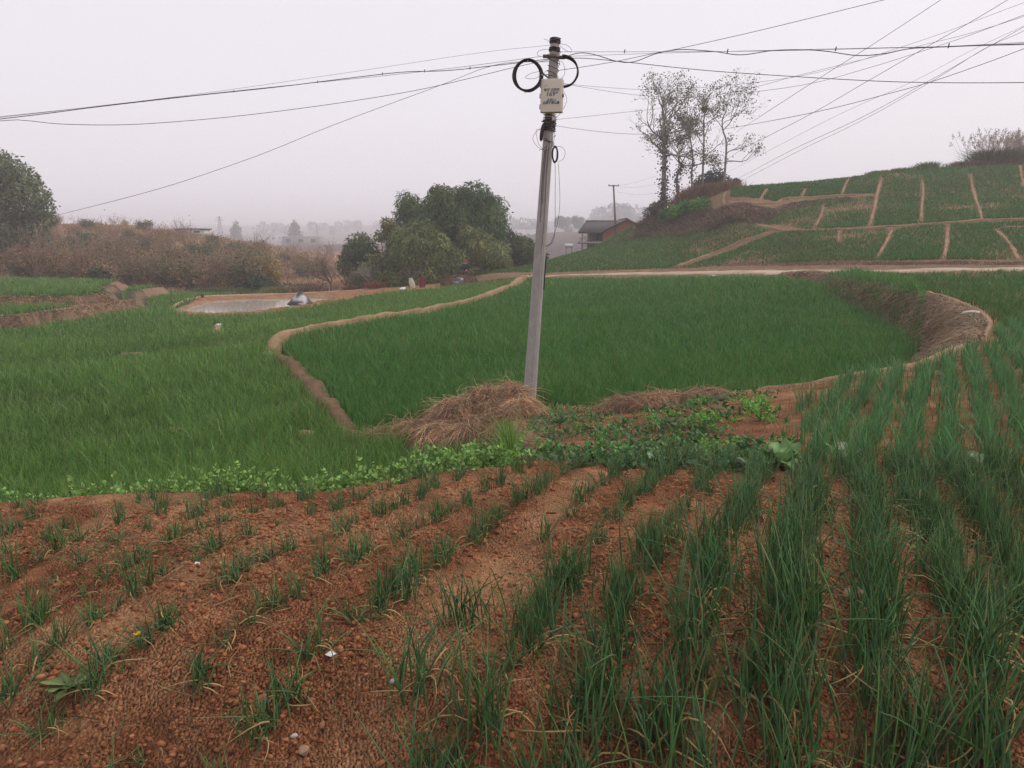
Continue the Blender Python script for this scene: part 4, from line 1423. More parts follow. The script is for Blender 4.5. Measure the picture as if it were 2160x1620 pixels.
bank_grass([list(p) + [0] for p in TERR2[:4]], (-.9, .7), 7000, (0.33, 0.195, 0.105), 'dry grass on the upper bank of the far left terraces', 0.35)

w = castl([(1322, 512), (1350, 470), (1400, 448), (1480, 440), (1560, 440), (1640, 452), (1600, 476), (1500, 490), (1420, 497), (1345, 504)])
xy = scatter_logpolar(w[:, :2], 15000, margin=.05)
r = np.hypot(xy[:, 0], xy[:, 1])
q = fbm(xy[:, 0] * .5, xy[:, 1] * .5, 44, 3)[:, None]
cc = np.array([0.17, 0.115, 0.075]) * q * 1.6 + np.array([0.10, 0.085, 0.05]) * (1 - q)
V, F, C = blades(np.stack([xy[:, 0], xy[:, 1], zat(xy[:, 0], xy[:, 1])], 1), RS.uniform(.3, 1.0, len(xy)), .0011 * r, RS.uniform(.4, 1.5, len(xy)), RS.uniform(0, 6.28, len(xy)), tint(cc, len(xy), .28, .08), 3, RS.uniform(.4, 1.3, len(xy)))
tag(link('dry_bank_grass', mesh('dry_bank_grass', V, F, C, M_STRAW)), 'tangled dry grass covering the mound beside the brick house', None, None, 'stuff')

# ------------------------------------------------------------------ the leaning concrete pole
YP = 13.8
PB, PT = P(1115, 866, YP), P(1171.5, 80, YP)
PB = PB - (PT - PB) * 0.04
pax = (PT - PB) / np.linalg.norm(PT - PB)


def pole_at(py):
    """centre of the pole's axis at the height of the given photo row"""
    t = (856 - py) / (856 - 80)
    return P(1116 + (1171.5 - 1116) * t, py, YP)


pole = empty('utility_pole', PB, 'leaning grey concrete utility pole with a cream box near its top', 'utility pole')
n = 40
tt = np.linspace(0, 1, n)
pts = PB + (PT - PB) * tt[:, None]
rad = np.linspace(0.122, 0.076, n)
V, F = tube(pts, rad, 24)
mb = MB().add(V - PB, F)
link('shaft', mb.mesh('shaft', M_CONC, True), pole)
side = np.array([pax[2], 0, -pax[0]])
# casting seam running down the near face, a little right of the middle
off = lambda s, d: side * s + np.array([0, -1.0, 0]) * d
sp = np.array([PB + (PT - PB) * t + off(0.35 * r_0, 0.935 * r_0) for t, r_0 in zip(tt, rad)])
V, F = tube(sp, 0.006, 4)
link('seam', MB().add(V - PB, F).mesh('seam', mat_plain('seam_concrete', (0.47, 0.45, 0.43), 0.9, 0, 0.4, 5)), pole)


def prad(py):
    return 0.122 + (0.076 - 0.122) * (856 - py) / 776 + 0.0


def helix(py0, py1, turns, rs, r=0.006, loose=0.012):
    pts = []
    k = int(turns * 14)
    for i in range(k + 1):
        t = i / k
        py = py0 + (py1 - py0) * t + rs.normal(0, 0.5)
        a = t * turns * 2 * math.pi
        c = pole_at(py)
        R = prad(py) + r + abs(rs.normal(0, loose))
        pts.append(c + side * math.cos(a) * R + np.array([0, 1, 0]) * math.sin(a) * R)
    return np.array(pts)


rs4 = np.random.RandomState(44)
for (a, b, tn, r, lo) in [(80, 92, 6, .007, .006), (100, 109, 5, .008, .006), (110, 168, 3, .005, .02), (112, 172, 2.4, .005, .02), (240, 258, 3, .008, .012), (252, 276, 7, .0095, .014), (276, 318, 1.5, .004, .03), (283, 310, 1.2, .004, .05)]:
    V, F = tube(helix(a, b, tn, rs4, r, lo), r, 5)
    link('cable_wrap', MB().add(V - PB, F).mesh('cable_wrap', M_CABLE, True), pole)
# clamp with two ears
mb = MB()
c = pole_at(120)
for k in range(16):
    a0, a1 = k * math.pi / 8, (k + 1) * math.pi / 8
V, F = tube(np.array([c - pax * 0.03, c + pax * 0.03]), prad(120) + 0.014, 20)
mb.add(V - PB, F)
for s in (-1, 1):
    q = c + side * s * (prad(120) + 0.055) - PB
    box_pieces(mb, q[0], q[1], q[2], 0.11, 0.03, 0.055)
link('clamp_band', mb.mesh('clamp_band', M_STEEL), pole)
a, b = P(1141, 152, YP - .12), pole_at(172) + [-.02, -.1, 0]
V, F = tube(np.array([a, b]), 0.014, 4)
link('brace_bar', MB().add(V - PB, F).mesh('brace_bar', M_STEEL), pole)
# cables stapled down the shaft
for px_off, y0, y1, r in [(-0.5, 318, 470, .0045), (0.2, 300, 520, .003), (-0.25, 310, 430, .004)]:
    pp = np.array([pole_at(y) + off(prad(y) * (px_off + 0.12 * math.sin(y * .03)), prad(y) * math.sqrt(max(0.05, 1 - px_off ** 2)) + .004) for y in np.linspace(y0, y1, 16)])
    V, F = tube(pp, r, 4)
    link('down_cable', MB().add(V - PB, F).mesh('down_cable', M_CABLE), pole)
for pl, r in [([(1171, 345), (1171, 400), (1169, 500), (1150, 520)], .004), ([(1178, 345), (1181, 420), (1176, 470), (1162, 512), (1153, 522)], .0035), ([(1152, 540), (1149, 580), (1147, 612)], .012)]:
    pp = catmull([P(a, b, YP - .12) for a, b in pl], 6)
    V, F = tube(pp, r, 4)
    link('down_cable', MB().add(V - PB, F).mesh('down_cable', M_CABLE), pole)
# loose loops of thin wire
for pl in [[(1163, 104), (1150, 104), (1136, 108), (1134, 116), (1146, 119), (1160, 112)], [(1180, 92), (1195, 95), (1205, 104), (1203, 110), (1190, 104), (1181, 96)], [(1162, 90), (1155, 85), (1147, 82)],
           [(1141, 150), (1120, 155), (1108, 164), (1130, 165), (1155, 148)], [(1187, 190), (1195, 205), (1193, 220), (1183, 238), (1172, 250)], [(1155, 265), (1135, 275), (1124, 290), (1130, 305), (1145, 315), (1158, 300)],
           [(1170, 310), (1185, 310), (1192, 322), (1188, 335), (1178, 342)], [(1150, 270), (1140, 272), (1131, 276), (1135, 300), (1143, 312), (1152, 317), (1164, 308), (1170, 285), (1165, 270)], [(1168, 128), (1185, 130), (1191, 145), (1190, 158), (1180, 168)]]:
    pp = catmull([P(a, b, YP - .14) for a, b in pl], 6)
    V, F = tube(pp, .0032, 4)
    link('wire_loop', MB().add(V - PB, F).mesh('wire_loop', M_CABLE), pole)
# splice closure hanging at the left of the shaft, small white tag box
pp = np.array([P(1147, 262, YP - .1), P(1143, 280, YP - .13), P(1141, 298, YP - .12)])
V, F = tube(catmull(pp, 4), np.array([.02, .035, .036, .036, .034, .034, .032, .028, .014]), 10)
link('splice_closure', MB().add(V - PB, F).mesh('splice_closure', M_CABLE, True), pole)
mb = MB()
q = P(1169, 250, YP - .16) - PB
box_pieces(mb, q[0], q[1], q[2], .075, .05, .07)
link('tag_box', mb.mesh('tag_box', M_WHITE), pole)

# the cream enclosure
BW, BH, BD = 0.365, 0.535, 0.17
bc = P(1164.5, 203, YP - .20)
b_ = bmesh.new()
bmesh.ops.create_cube(b_, size=1)
bmesh.ops.scale(b_, verts=b_.verts, vec=(BW, BD, BH))
bmesh.ops.bevel(b_, geom=b_.edges[:], offset=0.02, segments=3, affect='EDGES', profile=0.6)
me = bpy.data.meshes.new('enclosure')
b_.to_mesh(me)
b_.free()
me.materials.append(M_BOX)
for p_ in me.polygons:
    p_.use_smooth = True
enc = link('enclosure', me, pole, bc - PB)
enc.rotation_euler = (D2R(1), D2R(1.2), D2R(-14))
tag(enc, 'cream plastic enclosure printed in blue')
mb = MB()
box_pieces(mb, 0, -BD / 2 + .043, 0, BW + .006, 0.006, BH + .006)
link('door_gap', mb.mesh('door_gap', mat_plain('dark_door_joint', (0.20, 0.185, 0.16), 0.8)), enc)  # thin darker strip round the box where door meets body
mb = MB()
for z in (-.17, .0, .17):
    mh = MB()
    box_pieces(mh, -BW / 2 - .008, -BD / 2 + .045, z, .024, .05, .075)
    link('hinge', mh.mesh('hinge', M_BOX), enc)
mb = MB()
box_pieces(mb, BW / 2 + .012, -BD / 2 + .045, 0.0, .026, .04, .05)
link('latch', mb.mesh('latch', M_STEEL), enc)


def lettering(txt, size, x, z, mat, shear=0.2, bold=0.0):
    cu = bpy.data.curves.new('lettering', 'FONT')
    cu.body = txt
    cu.size = size
    cu.align_x = 'CENTER'
    cu.align_y = 'CENTER'
    cu.shear = shear
    cu.offset = bold
    cu.extrude = 0.001
    cu.materials.append(mat)
    tmp = bpy.data.objects.new('lettering_tmp', cu)
    COL.objects.link(tmp)
    bpy.context.view_layer.update()
    me = bpy.data.meshes.new_from_object(tmp.evaluated_get(bpy.context.evaluated_depsgraph_get()))
    bpy.data.objects.remove(tmp)
    o = link('lettering', me, enc, (x, -BD / 2 - .0035, z))
    o.rotation_euler = (math.pi / 2, 0, 0)
    return o


lettering('每月 无限用', .050, .005, .088, M_INKD)
lettering('169', .105, -.012, .022, M_INK, .15, .0012)
lettering('+', .085, .095, .042, M_INK, .1, .0012)
lettering('全家6人', .050, .010, -.072, M_INK)
lettering('全国不限流量', .048, .0, -.118, M_INK, .2, .0008)
mb = MB()
for i in range(3):
    box_pieces(mb, -.115 + i * .027, -BD / 2 - .002, .155, .02, .003, .008)
link('faint_mark', mb.mesh('faint_mark', mat_plain('faded_print', (.40, .38, .32), .6)), enc)


# ------------------------------------------------------------------ cable coils
def coil(pxc, pyc, rx, ry, nrings, r, label, jit=.02, Yc=YP - .25, a0=0, a1=2 * math.pi, rot=0.0, rs=rs4, name='cable_coil'):
    c = P(pxc, pyc, Yc)
    k = Yc / FPX / math.cos(PITCH)
    o = empty(name, c, label, 'cable coil')
    for i in range(nrings):
        a = np.linspace(a0, a1, 40)
        ex, ey = rx * k * (1 + rs.normal(0, jit)), ry * k * (1 + rs.normal(0, jit))
        ox, oy, oz = rs.normal(0, jit * .12), rs.normal(0, .02), rs.normal(0, jit * .12)
        wob = 1 + .03 * np.sin(a * 2 + rs.uniform(0, 6))
        p = np.stack([ox + ex * np.cos(a) * wob, oy + .03 * np.sin(a + i), oz + ey * np.sin(a) * wob], 1)
        V, F = tube(p, r, 6, a1 - a0 < 6.2)
        link('loop', MB().add(V, F).mesh('loop', M_CABLE, True), o)
    return o


co = coil(1113, 159, 26, 29, 9, .0115, 'thick coil of black cable hanging left of the pole top', .055)
for a in (0.5 * math.pi, 1.45 * math.pi, .02):
    k = YP / FPX
    mb = MB()
    V, F = tube(np.array([[26 * k * math.cos(a) * q, -.05 + .1 * abs(q - 1) * 4, 29 * k * math.sin(a) * q] for q in (.84, .92, 1.08, 1.16)]), .006, 4)
    link('tie', mb.add(V, F).mesh('tie', M_WHITE), co)
coil(1188, 151, 28.5, 28.5, 5, .013, 'half ring of black cable bent round right of the pole top', .018, YP - .15, -1.75, 1.65)
coil(1170.5, 325, 5.2, 15, 5, .0095, 'small narrow coil of black cable hanging right of the shaft', .06, YP - .2)


# ------------------------------------------------------------------ overhead wires
def wire(pts, Y0, Y1, r, label, name='overhead_wire', group=None, sm=6, clips=0):
    px = np.array([p[:2] for p in pts], float)
    s = np.concatenate([[0], np.cumsum(np.linalg.norm(np.diff(px, axis=0), axis=1))])
    s /= s[-1]
    inv = (1 - s) / Y0 + s / Y1
    p3 = np.array([P(a, b, 1 / v) for (a, b), v in zip(px, inv)])
    c = catmull(p3, sm)
    V, F = tube(c, r * np.clip(np.hypot(c[:, 0], c[:, 1]) / 16, 0.55, 3.2), 5)
    mb = MB().add(V - c[0], F)
    o = link(name, mb.mesh(name, M_WIRE, True), None, c[0])
    tag(o, label, 'wire', group)
    rs = np.random.RandomState(len(pts) * 7 + clips)
    for i in range(clips):
        q = c[int((i + .6) / clips * (len(c) - 1))]
        V, F = tube(np.array([q - [0, 0, .02], q + [.01, 0, .035]]), .008, 4)
        link('clip', MB().add(V - c[0], F).mesh('clip', M_CABLE), o)
    return o


def cw(l):
    return [(1160 + a / 2.16, b / 2.16) for a, b in l]


R0 = .005
wire([(1164, 95), (1000, 113), (700, 158), (340, 208), (0, 246), (-300, 275)], YP, 55, R0 * .6, 'thin topmost wire sloping from the pole top to the left edge')
wire([(1162, 124), (1045, 138), (940, 149), (850, 152), (750, 163), (580, 184), (400, 203), (200, 226), (0, 251), (-300, 283)], YP, 50, R0 * 1.5, 'thick clipped cable bundle running from the pole to the left edge', clips=9)
wire([(1165, 116), (900, 150), (600, 181), (300, 213), (0, 247.5), (-300, 279)], YP, 50, R0 * .8, 'thin wire just above the thick bundle left of the pole')
wire([(1160, 126), (1085, 142), (900, 186), (750, 212), (600, 233), (480, 247), (380, 256), (280, 262.5), (200, 263.5), (120, 261), (50, 254), (0, 255), (-200, 270)], YP, 48, R0 * 1.1, 'slack black cable sagging below the bundle at upper left')
wire([(1160, 130), (1045, 137), (910, 187), (700, 265), (500, 344), (300, 408), (115, 455), (60, 468)], YP, 82, R0 * .9, 'wire descending steeply leftwards to the big left tree')
wire(cw([(30, 262), (60, 262), (130, 242), (200, 248), (300, 278), (380, 282), (490, 243), (600, 226), (750, 235), (870, 250), (1020, 230), (1160, 227), (1270, 235), (1400, 253), (1520, 245), (1640, 222), (1815, 213), (2160, 200), (2600, 185)]), YP, 9, R0 * 1.6,
     'thick black cable snaking in waves along the taut wire right of the pole')
wire(cw([(35, 236), (400, 236), (750, 235), (1100, 230), (1500, 220), (1815, 211), (2160, 193), (2600, 168)]), YP, 9, R0 * .8, 'taut level wire carrying the wavy cable right of the pole', clips=5)
wire(cw([(40, 258), (480, 243), (900, 232), (1270, 223), (1700, 214), (2160, 204), (2600, 193)]), YP, 9, R0 * .7, 'second taut thin wire beside the wavy cable at right')
wire(cw([(50, 266), (110, 265), (180, 267), (330, 281), (700, 320), (1100, 348), (1500, 370), (1800, 377), (2160, 376), (2600, 366)]), YP, 9.5, R0 * 1.3, 'black cable drooping gently to the middle of the right edge')
wire(cw([(30, 322), (150, 305), (300, 280), (420, 255), (500, 238), (580, 223), (950, 140), (1520, 0), (1800, -70)]), YP, 8.5, R0 * 1.1, 'cable rising rightwards from the pole and leaving the top edge')
wire(cw([(60, 380), (110, 386), (250, 398), (430, 408), (620, 402), (900, 380), (1240, 325), (1690, 185), (1930, 98), (2160, 12), (2500, -110)]), YP, 10, R0 * .6, 'thin drop wire sagging before the trees then rising to the upper right corner')
wire(cw([(60, 382), (110, 390), (300, 421), (480, 440), (650, 443), (860, 415), (1100, 352), (1320, 297), (1700, 205), (1920, 150), (2160, 75), (2500, -40)]), YP, 10, R0 * .65, 'drop wire sagging lowest across the tree crowns then rising right')
wire(cw([(25, 545), (200, 527), (400, 505), (520, 492)]), YP, 86, R0 * .7, 'wire from below the box rising slightly to the tallest bare tree')
wire(cw([(25, 572), (120, 587), (250, 602), (380, 611), (500, 613)]), YP, 86, R0 * .8, 'wire from the cable wraps running to the bare trees')
wire(cw([(800, 434), (1000, 410), (1200, 378), (1450, 310), (1700, 232), (1900, 165), (2160, 68), (2450, -45)]), 75, 12, R0 * .8, 'wire climbing from the middle bare tree to the upper right edge')
wire(cw([(780, 590), (900, 570), (1100, 533), (1300, 490), (1520, 433), (1720, 378), (1950, 300), (2160, 222), (2500, 90)]), 88, 14, R0 * 1.1, 'black wire rising from the rightmost bare tree to the right edge')
wire(cw([(850, 600), (920, 555), (1200, 374), (1450, 216), (1780, 0), (2000, -145)]), 92, 13, R0 * .9, 'straight wire leaving the top edge right of the highest cable')
wire(cw([(780, 750), (860, 690), (1150, 540), (1450, 368), (1720, 212), (1900, 110), (2085, 0), (2300, -130)]), 92, 13, R0 * .9, 'straight wire crossing the bundle and leaving near the top right corner')
wire(cw([(860, 812), (1090, 690), (1400, 545), (1715, 375), (1960, 235), (2160, 122), (2450, -45)]), 86, 14, R0 * .75, 'upper of two close thin wires slanting up from the hill crest')
wire(cw([(870, 826), (1110, 700), (1400, 560), (1715, 385), (1970, 228), (2160, 140), (2450, -20)]), 86, 14, R0 * .7, 'lower of two close thin wires slanting up from the hill crest')
wire(cw([(800, 790), (990, 690), (1300, 530), (1640, 378), (1900, 240), (2160, 118), (2450, -20)]), 92, 16, R0 * .5, 'faintest thin wire slanting behind the others at right')
wire([(1302, 392), (1340, 385), (1388, 370)], 95, 88, R0 * .5, 'upper faint wire between the far pole and the bare trees')
wire([(1302, 394), (1340, 395), (1390, 388)], 95, 88, R0 * .5, 'middle faint wire between the far pole and the bare trees')
wire([(1302, 405), (1345, 411), (1392, 406)], 95, 88, R0 * .5, 'lowest faint wire between the far pole and the bare trees')
wire([(110, 440), (300, 463), (487, 477), (640, 492), (760, 497)], 200, 650, R0 * .5, 'faint power line crossing the haze above the left hill')
wire([(110, 455), (300, 470), (487, 484), (640, 499), (760, 503)], 200, 650, R0 * .5, 'faint lower power line crossing the haze above the left hill')


# ------------------------------------------------------------------ trees
def branchy(p0, d0, L0, r0, depth, rs, up=0.15, spread=0.55, nch=(2, 4), shrink=0.72, seg=4, out=None, tips=None, wig=0.18, taper=.7):
    """recursive limbs; returns tubes and tips"""
    out = [] if out is None else out
    tips = [] if tips is None else tips
    p, d, r = np.array(p0, float), np.array(d0, float) / np.linalg.norm(d0), r0
    pts, rr_ = [p.copy()], [r]
    for i in range(seg):
        d = d + rs.normal(0, wig, 3) + [0, 0, up * .5]
        d /= np.linalg.norm(d)
        p = p + d * L0 / seg
        r = r0 * (1 - (1 - taper) * (i + 1) / seg)
        pts.append(p.copy())
        rr_.append(r)
        if depth <= 1:
            tips.append((p.copy(), d.copy()))
    out.append((np.array(pts), np.array(rr_)))
    if depth > 0:
        for c in range(rs.randint(*nch)):
            a = rs.normal(size=3)
            a -= d * (a @ d)
            a /= np.linalg.norm(a) + 1e-9
            nd = d + a * spread * rs.uniform(.6, 1.4) + [0, 0, up]
            k = rs.randint(max(1, seg - 2), seg + 1)
            branchy(pts[k], nd, L0 * shrink * rs.uniform(.75, 1.2), rr_[k] * rs.uniform(.55, .75), depth - 1, rs, up, spread, nch, shrink, max(2, seg - 1), out, tips, wig, taper)
    return out, tips


def tubes_mesh(tubes, colr, name, mat=None, sides=5, rs=RS, rmin=0.0):
    mb = MB()
    for pts, r in tubes:
        V, F = tube(pts, np.maximum(r, rmin), sides if r[0] > .03 else 3, False)
        mb.add(V, F, np.array(colr) * rs.uniform(.75, 1.2))
    return mb.mesh(name, mat or M_BARK, True)


def tip_leaves(tips, per, L, W, colr, rs, spread=.3, hang=-.3, frac=1.0):
    P0 = np.array([t[0] for t in tips])
    k = rs.uniform(size=len(P0)) < frac
    P0 = np.repeat(P0[k], per, 0)
    n = len(P0)
    P0 = P0 + rs.normal(0, spread, (n, 3))
    D = rs.normal(size=(n, 3)) + [0, 0, hang]
    return leaves(P0, D, L * rs.uniform(.6, 1.3, n), W * rs.uniform(.6, 1.2, n), tint(colr, n, .3, .1), rs=rs)


# tall thin half bare trees on the mound
rs5 = np.random.RandomState(55)
LFD = np.array([0.125, 0.15, 0.08])


def tall_tree(label, base, pts, r0, r1, limbs, leafn, seed, leafc=LFD, twiggy=1.0, ivy=0):
    rs = np.random.RandomState(seed)
    o = empty('half_bare_tree', base, label, 'tree', 'tall half bare trees on the mound')
    c = catmull(np.array(pts), 6)
    r = np.linspace(r0, r1, len(c)) 
    tb = [(c - base, r)]
    tips = []
    for (t, az, el, L) in limbs:
        k = int(t * (len(c) - 1))
        d = np.array([math.cos(az) * math.cos(el), math.sin(az) * math.cos(el), math.sin(el)])
        o2, t2 = branchy(c[k] - base, d, L, r[k] * .6, 3, rs, .10, .62, (2, 4), .70, 4, wig=.2)
        tb += o2
        tips += t2
    link('trunk', tubes_mesh(tb[:1], (0.27, 0.24, 0.21), 'trunk', sides=8), o)
    link('branches', tubes_mesh(tb[1:], (0.26, 0.23, 0.21), 'branches', rmin=.009), o)
    mb = MB()
    tl = [tips[i] for i in rs.permutation(len(tips))[:leafn]]
    if tl:
        # leaves cling in patches
        q = np.array([vn(np.array([t[0][0] * .9 + 40 + seed]), np.array([t[0][2] * .9]), seed)[0] for t in tl])
        low = np.array([t[0][2] for t in tl])
        keep = (q > .35) | (low < 5)
        tl2 = [t for t, k in zip(tl, keep) if k]
        V, F, C = tip_leaves(tl2, 5, .25, .13, leafc, rs, .24)
        mb.add(V, F, C)
    if ivy:
        n = ivy
        k = rs.randint(0, int(len(c) * .62), n)
        a = rs.uniform(0, 6.28, n)
        rr2 = r[k] + np.abs(rs.normal(.12, .22, n))
        b0 = c[k] - base + np.stack([np.cos(a) * rr2, np.sin(a) * rr2, rs.normal(0, .2, n)], 1)
        V, F, C = leaves(b0, rs.normal(size=(n, 3)) + [0, 0, -.5], .30 * rs.uniform(.6, 1.2, n), .17, tint((0.05, 0.06, 0.035), n, .3, .1), rs=rs)
        mb.add(V, F, C)
    link('crown', mb.mesh('crown', M_LEAF), o)
    return o


def tpts(l, Y):
    return [P(a, b, Y) for a, b in l]


Y1 = 86
pi = math.pi
lm = []
for i in range(17):
    t = .42 + .57 * i / 16
    lm.append((t, i * 2.4, rs5.uniform(.35, 1.0) + .3 * (t > .8), 3.1 - 1.2 * t + rs5.uniform(-.4, .5)))
tall_tree('tallest bare tree with ivy up its trunk, nearest the brick house', on(1400, Y1), tpts([(1401, 438), (1400, 400), (1401, 330), (1400, 280), (1402, 250), (1406, 228)], Y1), .30, .06, lm, 420, 1, ivy=900)
lm = [(t, a, e, L) for t, a, e, L in [(.5, 0, .5, 2.2), (.55, 3, .4, 2.2), (.7, 1.2, .7, 2.2), (.75, 4.2, .6, 2.4), (.85, 2.5, .8, 2.2), (.95, 5.4, .9, 2.2), (.98, .5, .7, 2.2), (.9, 3.4, .5, 2.0), (.62, 5.2, .5, 2)]]
tall_tree('twisted tree with brownish green leaves right of the tallest one', on(1430, Y1 + 1), tpts([(1430, 412), (1428, 375), (1437, 350), (1431, 335), (1436, 315)], Y1 + 1), .16, .06, lm, 420, 2, np.array([0.145, 0.14, 0.065]), ivy=260)
lm = [(t, a, e, L) for t, a, e, L in [(.35, 0, .5, 1.8), (.42, 3, .4, 1.8), (.5, 1.2, .7, 2.0), (.55, 4.2, .6, 2.0), (.62, 2.5, .6, 2.0), (.68, 5.4, .6, 2.0), (.75, .5, .7, 2.2), (.8, 3.4, .5, 2.2), (.86, 5.2, .6, 2.2), (.92, 1, .8, 2), (.97, 3, .9, 2), (.99, 5, 1, 1.8)]]
tall_tree('slender tall tree holding the bird nest, middle of the group', on(1482, Y1 + 2), tpts([(1482, 405), (1483, 350), (1485, 290), (1484, 262), (1488, 228)], Y1 + 2), .13, .045, lm, 420, 3, np.array([0.115, 0.14, 0.08]))
lm = [(t, a, e, L) for t, a, e, L in [(.4, 0, .5, 1.8), (.5, 3, .5, 1.8), (.6, 1.5, .6, 2.0), (.7, 4.2, .6, 2.0), (.8, 2.7, .7, 2.0), (.88, 5.5, .7, 2.0), (.95, .6, .8, 2.), (.98, 3.3, .9, 2.)]]
tall_tree('shorter leafy tree between the twisted and the slender ones', on(1460, Y1 + 1), tpts([(1461, 408), (1459, 370), (1461, 330), (1456, 290), (1458, 265)], Y1 + 1), .12, .05, lm, 460, 4, np.array([0.135, 0.14, 0.065]), ivy=200)
lm = [(t, a, e, L) for t, a, e, L in [(.62, 0.1, .45, 3.4), (.64, 2.9, .9, 2.6), (.8, .2, .7, 2.6), (.85, 3.3, .7, 2.2), (.95, 1.0, .8, 2.2), (.98, 4.5, .9, 2.2), (.72, 0.4, .2, 3.0), (.3, .3, .5, 1.8), (.25, 5.9, .35, 2.2)]]
tall_tree('rightmost forked tree with a wide bare crown', on(1527, Y1), tpts([(1526, 398), (1530, 350), (1532, 300), (1525, 275), (1524, 252), (1533, 232)], Y1), .14, .04, lm, 200, 5)
# a bird's nest in the slender tree
mb = MB()
g = P(1486, 230, Y1 + 2)
for i in range(120):
    a, e = rs5.uniform(0, 6.28), rs5.uniform(-1.2, .7)
    c0 = np.array([math.cos(a) * math.cos(e) * .28, math.sin(a) * math.cos(e) * .28, math.sin(e) * .26])
    dd = np.cross(c0, rs5.normal(size=3))
    dd /= np.linalg.norm(dd) + 1e-9
    V, F = tube(np.array([c0 - dd * .25, c0, c0 + dd * .25]), .018, 3, False)
    mb.add(V, F, np.array([0.07, 0.055, 0.045]))
mb.add(ICO1_V * [.24, .24, .22], ICO1_F, (0.05, 0.04, 0.035))
tag(link('bird_nest', mb.mesh('bird_nest', M_BARK), None, g), 'dark twig bird nest high in the slender bare tree', 'nest')


def lobed_tree(name, label, cat, lobes, base, colr, n_leaf, L, W, seed, group=None, hang=-.6, trunks=(), varc=.22, tops=0.35, core=True):
    """foliage as leaf clusters on lobes given as (x, y, z, r) in the world"""
    rs = np.random.RandomState(seed)
    o = empty(name, base, label, cat, group)
    lob = np.array(lobes, float)
    w = lob[:, 3] ** 2
    k = rs.choice(len(lob), n_leaf, p=w / w.sum())
    u = rs.normal(size=(n_leaf, 3))
    u /= np.linalg.norm(u, axis=1, keepdims=True)
    rad = lob[k, 3] * np.where(rs.uniform(size=n_leaf) < .2, rs.uniform(.35, .9, n_leaf), 1 + rs.normal(0, .07, n_leaf))
    # small sprays bunch the leaves so the outline is broken
    bn = fbm(u[:, 0] * 3.2 + k * 3.1, u[:, 2] * 3.2 + u[:, 1] * 2.1 + k, seed, 3)
    rad *= .58 + .80 * bn
    P0 = lob[k, :3] + u * rad[:, None] * [1, 1, .95]
    tone = rs.uniform(.68, 1.32, len(lob))[k]
    warm = rs.uniform(-.1, .16, len(lob))[k]
    c = tint(colr, n_leaf, varc, .07) * tone[:, None] * (1 + warm[:, None] * [1.6, .5, -.6])
    # sprays lie like shingles on their clump, hanging outward and down
    nrm = u + rs.normal(0, .38, (n_leaf, 3))
    nrm /= np.linalg.norm(nrm, axis=1, keepdims=True)
    D = u * .45 + rs.normal(0, .45, (n_leaf, 3)) + [0, 0, hang]
    D -= nrm * (D * nrm).sum(1, keepdims=True) * .8
    V, F, C = leaves(P0 - base, D, L * rs.uniform(.6, 1.3, n_leaf), W * rs.uniform(.7, 1.2, n_leaf), c, rs=rs, Nrm=nrm)
    mb = MB().add(V, F, C)
    link('crown', mb.mesh('crown', M_LEAF), o)
    if core:
        # twiggy shaded inside: short stems from the base to each lobe
        tb = []
        for q in lob:
            e = q[:3] - base
            s = np.array([e[0] * rs.uniform(.2, .5), e[1] * .4, 0])
            tb.append((catmull(np.array([s, s * .6 + e * .45 + [0, 0, .3], e])[:3], 4), np.linspace(.07, .03, 9)))
        link('stems', tubes_mesh(tb, (0.13, 0.14, 0.07), 'stems'), o)
    for tb, tc in trunks:
        link('trunk', tubes_mesh(tb, tc, 'trunk', sides=8), o)
    return o


def lob(l, Y, dY=1.2, seed=0, zs=1.0):
    rs = np.random.RandomState(seed)
    return [list(P(a, b, Y + rs.uniform(-dY, dY))) + [r * 1.04 * Y / FPX] for a, b, r in l]


BG = np.array([0.088, 0.138, 0.042])
GRPB = 'bamboo clumps behind the pond'
lobed_tree('bamboo_clump', 'tall rounded grey green bamboo at the back of the grove', 'bamboo',
           lob([(862, 428, 24), (868, 455, 34), (935, 430, 36), (905, 468, 42), (962, 455, 44), (1005, 420, 34), (1000, 468, 42), (1033, 448, 32), (1045, 490, 26), (945, 505, 44), (1010, 512, 44), (870, 495, 40), (975, 415, 20), (925, 408, 18), (1030, 470, 34), (1040, 425, 14), (980, 440, 40)], 77, 2.2, 1),
           on(960, 79), BG * [.92, 1, 1.0], 27000, .46, .14, 1, GRPB, -.9)
lobed_tree('bamboo_clump', 'broad yellowish green bamboo in front of the tall grove', 'bamboo',
           lob([(885, 500, 34), (862, 525, 38), (910, 540, 42), (845, 555, 36), (890, 575, 42), (925, 515, 24), (835, 590, 30), (900, 600, 38), (868, 590, 38), (935, 565, 22), (850, 500, 20), (905, 485, 20)], 70, 1.5, 2),
           on(880, 70), np.array([0.145, 0.178, 0.046]), 17000, .42, .13, 2, GRPB, -.7)
lobed_tree('bamboo_clump', 'separate small dark bamboo at the left end of the grove', 'bamboo', lob([(762, 512, 22), (748, 535, 28), (775, 540, 26), (735, 558, 20), (760, 562, 30), (785, 565, 20)], 74, 1, 3),
           on(760, 74), BG * [1, .95, .95], 4600, .5, .15, 3, GRPB, -.7)
lobed_tree('bamboo_clump', 'low olive bamboo left of the white sack', 'bamboo', lob([(800, 560, 26), (780, 580, 26), (812, 585, 30), (830, 560, 24), (760, 590, 22), (795, 600, 24)], 70, 1, 4),
           on(800, 70), np.array([0.135, 0.152, 0.055]), 4800, .48, .14, 4, GRPB, -.6)
lobed_tree('bamboo_clump', 'thin leaning bamboo tuft sticking out at upper left of the grove', 'bamboo', lob([(818, 470, 11), (825, 490, 15), (803, 496, 10), (835, 515, 18), (830, 535, 16)], 72, .6, 5),
           on(825, 72), np.array([0.15, 0.165, 0.055]), 2200, .45, .13, 5, GRPB, -.8)
